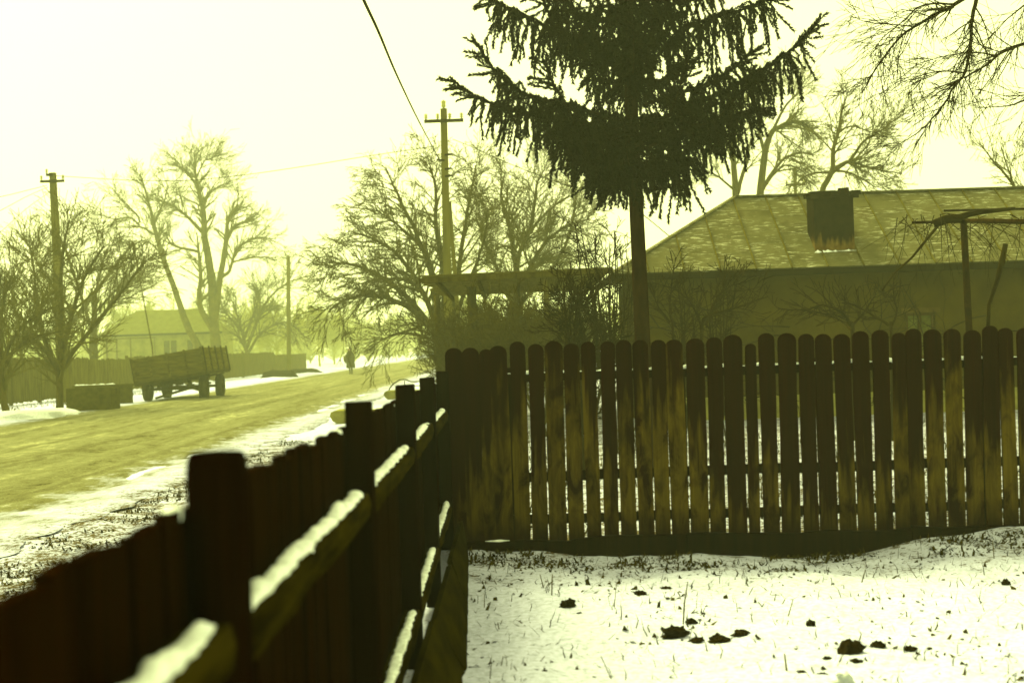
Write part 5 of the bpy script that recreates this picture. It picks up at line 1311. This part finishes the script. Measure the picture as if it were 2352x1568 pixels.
# concrete slabs over the roadside ditch, with a bent pipe rail
def slab(px, d, length, label):
    a = P(px, 900, d).x; z = 0.02
    o = empty('ditch_slab', (a + length / 2, d, 0)); tag(o, label, 'slab', 'footbridge slabs over the ditch')
    prof = []
    hl = length / 2
    for i in range(9):
        t = math.pi / 2 + math.pi * i / 16
        prof.append((-hl + .22 + math.cos(t) * .22, .02 + math.sin(t) * .0 - (.26 * (i / 8) ** 1.6) + .25))
    prof = [(-hl + .10, .27), (-hl + .02, .235), (-hl, .16), (-hl + .05, .06), (-hl + .22, -.05), (-hl + .4, -.12), (hl, -.12), (hl, .27)]
    MB().extrude(prof, -.45, .45).build('slab', MAT['concrete'], o, bevel=.01)
    link('snow', snow_strip([Vector((-hl + .5, 0, .27)), Vector((hl - .4, 0, .27))], .5, .03, d), MAT['snow'], o)
    return o
slab(762, 30.0, 2.6, 'thick round-nosed concrete slab bridging the ditch nearer the camera')
slab(884, 43.0, 3.0, 'farther round-nosed concrete slab below the bent pipe rail')
rd = 43.4
rb_ = G(905, rd); rail = empty('pipe_handrail', rb_); tag(rail, 'thin bent metal pipe rail beside the farther ditch slab', 'handrail')
pts = [P(893, 897, rd), P(896, 890, rd), P(905, 880, rd), P(918, 872, rd), P(930, 871, rd), P(944, 876, rd), P(980, 876, rd), P(1030, 875, rd)]
MB().tube([p - rb_ for p in [Vector((pts[0].x, rd, 0.05))] + pts], .02, 6).build('rail', MAT['iron'], rail, smooth=True)
for x in (929, 1000):
    q = P(x, 874, rd); MB().tube([Vector((q.x, rd, 0.0)) - rb_, q - rb_], .016, 6).build('upright', MAT['iron'], rail)
MB().tube([P(930, 886, rd) - rb_, P(1030, 884, rd) - rb_], .014, 6).build('rail', MAT['iron'], rail)

# snow heaps and earth heaps on the left verge
rr = random.Random(41)
for i, (px, d, sx, sz, mt, lab) in enumerate([(60, 37, 1.3, .16, 'snow', 'long low heap of snow at the left road edge'), (118, 39, .8, .12, 'snow', 'small heap of snow before the forked tree'), (640, 86, 1.2, .25, 'soil', 'dark heap of earth on the verge right of the trailer'), (700, 100, 1.2, .2, 'soil', 'faint earth heap on the far verge')]):
    g = G(px, d); me = lump(sx, .7, sz * 1.6, 16, 8, i, .3, 1.6)
    me.polygons.foreach_set('use_smooth', [True] * len(me.polygons))
    o = link('snow_heap' if mt == 'snow' else 'earth_heap', me, MAT[mt], None, (g.x, g.y, float(ground_z(g.x, g.y)) - .02)); tag(o, lab, 'heap')

# ------------------------------------------------------------------ people on the road
def woman(name, label, base, h, rz, sack=True, group='people walking on the road'):
    o = empty(name, base, rz); tag(o, label, 'person', group); s = h / 1.6
    # body: one skinned figure, stooping, mid-stride
    J = [('pelvis', (0, 0, .88), .13), ('waist', (0, .02, 1.04), .125), ('chest', (0, .06, 1.24), .15), ('neck', (0, .10, 1.38), .055), ('head', (0, .13, 1.50), .095), ('crown', (0, .13, 1.58), .07),
         ('hipl', (-.09, 0, .84), .095), ('kneel', (-.09, .10, .47), .062), ('anklel', (-.08, .02, .09), .042), ('toel', (-.09, .16, .035), .035),
         ('hipr', (.09, 0, .84), .095), ('kneer', (.08, .02, .47), .062), ('ankler', (.08, -.16, .13), .042), ('toer', (.09, -.04, .035), .035),
         ('shl', (-.18, .06, 1.29), .065), ('ell', (-.24, -.02, 1.05), .048), ('wrl', (-.25, .08, .84), .034), ('pal', (-.25, .11, .77), .036),
         ('shr', (.18, .06, 1.29), .065), ('elr', (.27, .0, 1.05), .048), ('wrr', (.31, .06, .83), .034), ('par', (.32, .08, .76), .036)]
    E = [('pelvis', 'waist'), ('waist', 'chest'), ('chest', 'neck'), ('neck', 'head'), ('head', 'crown'), ('pelvis', 'hipl'), ('hipl', 'kneel'), ('kneel', 'anklel'), ('anklel', 'toel'), ('pelvis', 'hipr'), ('hipr', 'kneer'), ('kneer', 'ankler'), ('ankler', 'toer'), ('chest', 'shl'), ('shl', 'ell'), ('ell', 'wrl'), ('wrl', 'pal'), ('chest', 'shr'), ('shr', 'elr'), ('elr', 'wrr'), ('wrr', 'par')]
    for sd, pn, (px_, py_, pz_) in (('l', 'pal', (-.25, .11, .77)), ('r', 'par', (.32, .08, .76))):
        for k in range(5):
            off = (-.028 + .014 * k); ln = (.055, .07, .075, .07, .055)[k]
            nm1, nm2 = f'f{sd}{k}a', f'f{sd}{k}b'
            if k == 0: J += [(nm1, (px_ + (.03 if sd == 'l' else -.03), py_ + .01, pz_ + .0), .010), (nm2, (px_ + (.045 if sd == 'l' else -.045), py_ + .02, pz_ - .035), .009)]
            else: J += [(nm1, (px_ + off * .3, py_ + off, pz_ - ln * .6), .010), (nm2, (px_ + off * .3, py_ + off + .015, pz_ - ln), .009)]
            E += [(pn, nm1), (nm1, nm2)]
    idx = {n: i for i, (n, _, _) in enumerate(J)}
    me = bpy.data.meshes.new('body'); me.from_pydata([tuple(c * s for c in p) for _, p, _ in J], [(idx[a], idx[b]) for a, b in E], [])
    b = link('body', me, MAT['cloth_dark'], o)
    sk = b.modifiers.new('skin', 'SKIN'); sk.use_smooth_shade = True
    for i, (n, _, r_) in enumerate(J): me.skin_vertices[0].data[i].radius = (r_ * s, r_ * s)
    me.skin_vertices[0].data[0].use_root = True
    b.modifiers.new('sub', 'SUBSURF').levels = 1
    # long coat
    k = 18; prof = [(1.36, .10, .09, .09), (1.30, .22, .15, .06), (1.15, .25, .18, .04), (1.0, .24, .18, .02), (.8, .25, .20, .0), (.6, .27, .21, -.01), (.42, .28, .22, -.01), (.40, .24, .18, -.01)]
    V = [(math.cos(2 * math.pi * j / k) * rx * (1 + .04 * math.sin(5 * 2 * math.pi * j / k + z * 7)) * s, (yo + math.sin(2 * math.pi * j / k) * ry) * s, z * s) for z, rx, ry, yo in prof for j in range(k)]
    F = [((i + 1) * k + j, (i + 1) * k + (j + 1) % k, i * k + (j + 1) % k, i * k + j) for i in range(len(prof) - 1) for j in range(k)]
    MB().poly(V, F).build('coat', MAT['cloth_dark'], o, smooth=True)
    # headscarf falling on the shoulders
    prof = [(1.63, .03, .03, .12), (1.60, .085, .09, .12), (1.52, .115, .125, .12), (1.43, .12, .12, .10), (1.36, .17, .14, .07), (1.26, .25, .18, .05)]
    V = [(math.cos(2 * math.pi * j / k) * rx * s, (yo + math.sin(2 * math.pi * j / k) * ry) * s, z * s) for z, rx, ry, yo in prof for j in range(k)]
    F = [((i + 1) * k + j, (i + 1) * k + (j + 1) % k, i * k + (j + 1) % k, i * k + j) for i in range(len(prof) - 1) for j in range(k)] + [tuple(range(k))]
    MB().poly(V, F).build('headscarf', MAT['scarf'], o, smooth=True)
    # face
    fb = lump(.055 * s, .03 * s, .07 * s, 12, 8, 3, .03); f_ = link('face', fb, MAT['skin'], o, (0, .235 * s, 1.52 * s)); fb.polygons.foreach_set('use_smooth', [True] * len(fb.polygons))
    n_ = link('nose', lump(.012 * s, .02 * s, .02 * s, 8, 5, 1, .02), MAT['skin'], f_, (0, .03 * s, -.005 * s))
    for sx in (-1, 1): link('eye', lump(.009 * s, .006 * s, .006 * s, 8, 5, 1, .0), MAT['cloth_dark'], f_, (sx * .022 * s, .027 * s, .012 * s))
    link('mouth', lump(.018 * s, .006 * s, .004 * s, 8, 5, 1, .0), MAT['cloth_brown'], f_, (0, .024 * s, -.032 * s))
    if sack:
        me = lump(.22 * s, .20 * s, .27 * s, 16, 10, 4, .18); me.polygons.foreach_set('use_smooth', [True] * len(me.polygons))
        link('shoulder_bundle', me, MAT['cloth_brown'], o, (.23 * s, -.10 * s, .98 * s), (0, R(-12), 0))
    return o
g = G(806, 87.0)
woman('person', 'woman in long coat and headscarf carrying a bundle, walking on the road', (g.x, g.y, .045), 1.62, R(172))
g = G(984, 190.0)
woman('person', 'tiny hazy figure far away where the road fades out', (g.x, g.y, .045), 1.75, R(180), False)

# ------------------------------------------------------------------ yard clutter
def clod(px, py, w, h, seed, label, wide=1.0, name='soil_clod', mat='soil'):
    hz = 793 - ROLL * (px - 1176); d = EYE * FPX / (py - hz); p = P(px, py, d); z = float(ground_z(p.x, p.y))
    rx = w * 1.22 / FPX * d / 2; rz = h * 1.2 / FPX * d * .62
    o = link(name, lump(rx, rx * .8 * wide, rz, 18, 11, seed, .42, 3.2), MAT[mat], None, (p.x, p.y, z + rz * .15), (0, 0, seed)); tag(o, label, 'soil clod' if mat == 'soil' else 'stone', 'clods thrown up in the snow' if mat == 'soil' else None)
    return o
for i, (px, py, w, h, lab) in enumerate(CLODS):
    clod(px, py, w, h, i + 1, lab)
clod(1939, 1566, 34, 30, 31, 'pale round stone at the bottom edge of the snow', name='round_stone', mat='stone')
rr = random.Random(55)
def stick(pts, r, label):
    (px0, py0) = pts[0]; hz = 793 - ROLL * (px0 - 1176); d = EYE * FPX / (py0 - hz)
    w = [P(x, y, d) for x, y in pts]; b = Vector((w[0].x, w[0].y, float(ground_z(w[0].x, w[0].y)) - .02))
    o = MB().tube([Vector((0, 0, 0))] + [p - b for p in w[1:]], [r] * (len(w) - 1) + [r * .6], 5).build('dry_stick', MAT['straw'], None, b); tag(o, label, 'stick', 'sticks standing in the snow')
for pts, r, lab in [([(1569, 1432), (1572, 1385), (1580, 1335)], .0045, 'tallest upright stick in the middle of the snow'), ([(1267, 1372), (1268, 1335), (1269, 1318)], .004, 'straight stick above the round clod'), ([(1250, 1350), (1240, 1318)], .004, 'leaning stick left of the straight stick above the round clod'),
                    ([(1410, 1400), (1416, 1338)], .003, 'thin upright stalk between the round clod and the tallest stick'), ([(1808, 1535), (1802, 1500)], .006, 'short thick stub near the bottom edge'), ([(1976, 1336), (1988, 1308)], .005, 'short slanting stick in the upper right snow'),
                    ([(1808, 1405), (1822, 1375)], .004, 'slanting stalk left of the small upright crumb'), ([(1112, 1392), (1113, 1362)], .003, 'stalk near the leaning foot planks'), ([(2284, 1290), (2280, 1240)], .004, 'forked weed stalk at the right by the fence foot'),
                    ([(1410, 1555), (1380, 1505)], .003, 'long thin bent stalk in the lower left snow'), ([(1150, 1530), (1156, 1505)], .003, 'little stalk in the lower left snow'), ([(2335, 1560), (2320, 1555), (2300, 1590)], .004, 'twig at the bottom right corner')]:
    stick(pts, r, lab)

def litter(name, label, n, area, hgt, mat, seed, w=0.003, flat=0.3, clump=0.0, cat='weeds', near=None):
    """withered blades, stalks and leaf scraps nobody could count"""
    rg = np.random.default_rng(seed)
    x = rg.uniform(area[0], area[1], n); y = rg.uniform(area[2], area[3], n)
    if near is not None: y = near - np.abs(rg.normal(0, .55, n)) * (0.6 + 0.7 * np.abs(np.sin(x * 1.3)))
    if clump:
        keep = np.array([noise.noise(Vector((a * 1.7, b * 1.7, seed))) + .35 * noise.noise(Vector((a * 6, b * 6, seed))) for a, b in zip(x, y)]) > clump
        x, y = x[keep], y[keep]
    n = len(x); z = ground_z(x, y)
    b = np.stack([x, y, z - .004], 1); az = rg.uniform(0, 6.28, n); lean = np.where(rg.random(n) < flat, rg.uniform(1.0, 1.5, n), rg.uniform(.05, .9, n))
    ln = hgt * rg.uniform(.3, 1.0, n) ** 1.5 + .01
    dv = np.stack([np.cos(az) * np.sin(lean), np.sin(az) * np.sin(lean), np.cos(lean)], 1)
    sd = np.stack([-np.sin(az), np.cos(az), np.zeros(n)], 1) * (w * rg.uniform(.6, 1.6, n))[:, None]
    mid = b + dv * (ln * .55)[:, None] + rg.normal(0, 1, (n, 3)) * (ln * .08)[:, None]; tip = b + dv * ln[:, None] + rg.normal(0, 1, (n, 3)) * (ln * .18)[:, None]; tip[:, 2] = np.maximum(tip[:, 2], z + .004); mid[:, 2] = np.maximum(mid[:, 2], z + .003)
    V = np.stack([b - sd, b + sd, mid + sd * .8, mid - sd * .8, tip], 1).reshape(-1, 3)
    i = np.arange(n)[:, None] * 5
    o = link(name, np_mesh(name, V, np.concatenate([i, i + 1, i + 2, i + 3], 1), np.concatenate([i + 3, i + 2, i + 4], 1)), MAT[mat]); tag(o, label, cat, kind='stuff')
litter('dry_grass', 'withered grass stalks scattered over the snowy yard', 2600, (-.3, 5.2, 5.0, 10.1), .09, 'weed', 1, .0026, .6)
litter('leaf_litter', 'dark leaf scraps scattered in the yard snow', 2400, (-.3, 5.2, 5.0, 10.1), .040, 'weed', 2, .010, .85, .02)
litter('fence_weeds', 'withered weeds along the foot of the picket fence', 5200, (-.35, 5.2, 8.3, 10.2), .055, 'weed', 3, .007, .8, -.05, near=10.2)
litter('verge_grass', 'dark withered grass on the verge beside the near fence', 30000, (-3.95, -1.2, 5.0, 24.0), .048, 'weed', 4, .008, .8, -.02)
litter('garden_stubble', 'weed stubble in the snow behind the picket fence', 14000, (-.3, 7.5, 11.0, 24.0), .13, 'weed', 5, .006, .4, -.05)
litter('verge_grass', 'withered grass by the left board fence', 3500, (-17.3, -14.0, 34.0, 60.0), .16, 'straw', 6, .008, .3, .05)

# ------------------------------------------------------------------ haze
hz_ = MB().box(-612, 612, -66, 706, -1.6, 21.0).build('haze', None)
hz_['kind'] = 'stuff'
hm = bpy.data.materials.new('winter_haze'); hm.use_nodes = True; nt = hm.node_tree
for n_ in list(nt.nodes):
    if n_.type == 'BSDF_PRINCIPLED': nt.nodes.remove(n_)
pv = nt.nodes.new('ShaderNodeVolumePrincipled'); pv.inputs['Density'].default_value = 0.00118
pv.inputs['Color'].default_value = (0.87, 0.96, 0.64, 1); pv.inputs['Anisotropy'].default_value = 0.2
nt.links.new(pv.outputs[0], nt.nodes['Material Output'].inputs['Volume'])
hz_.data.materials.append(hm)
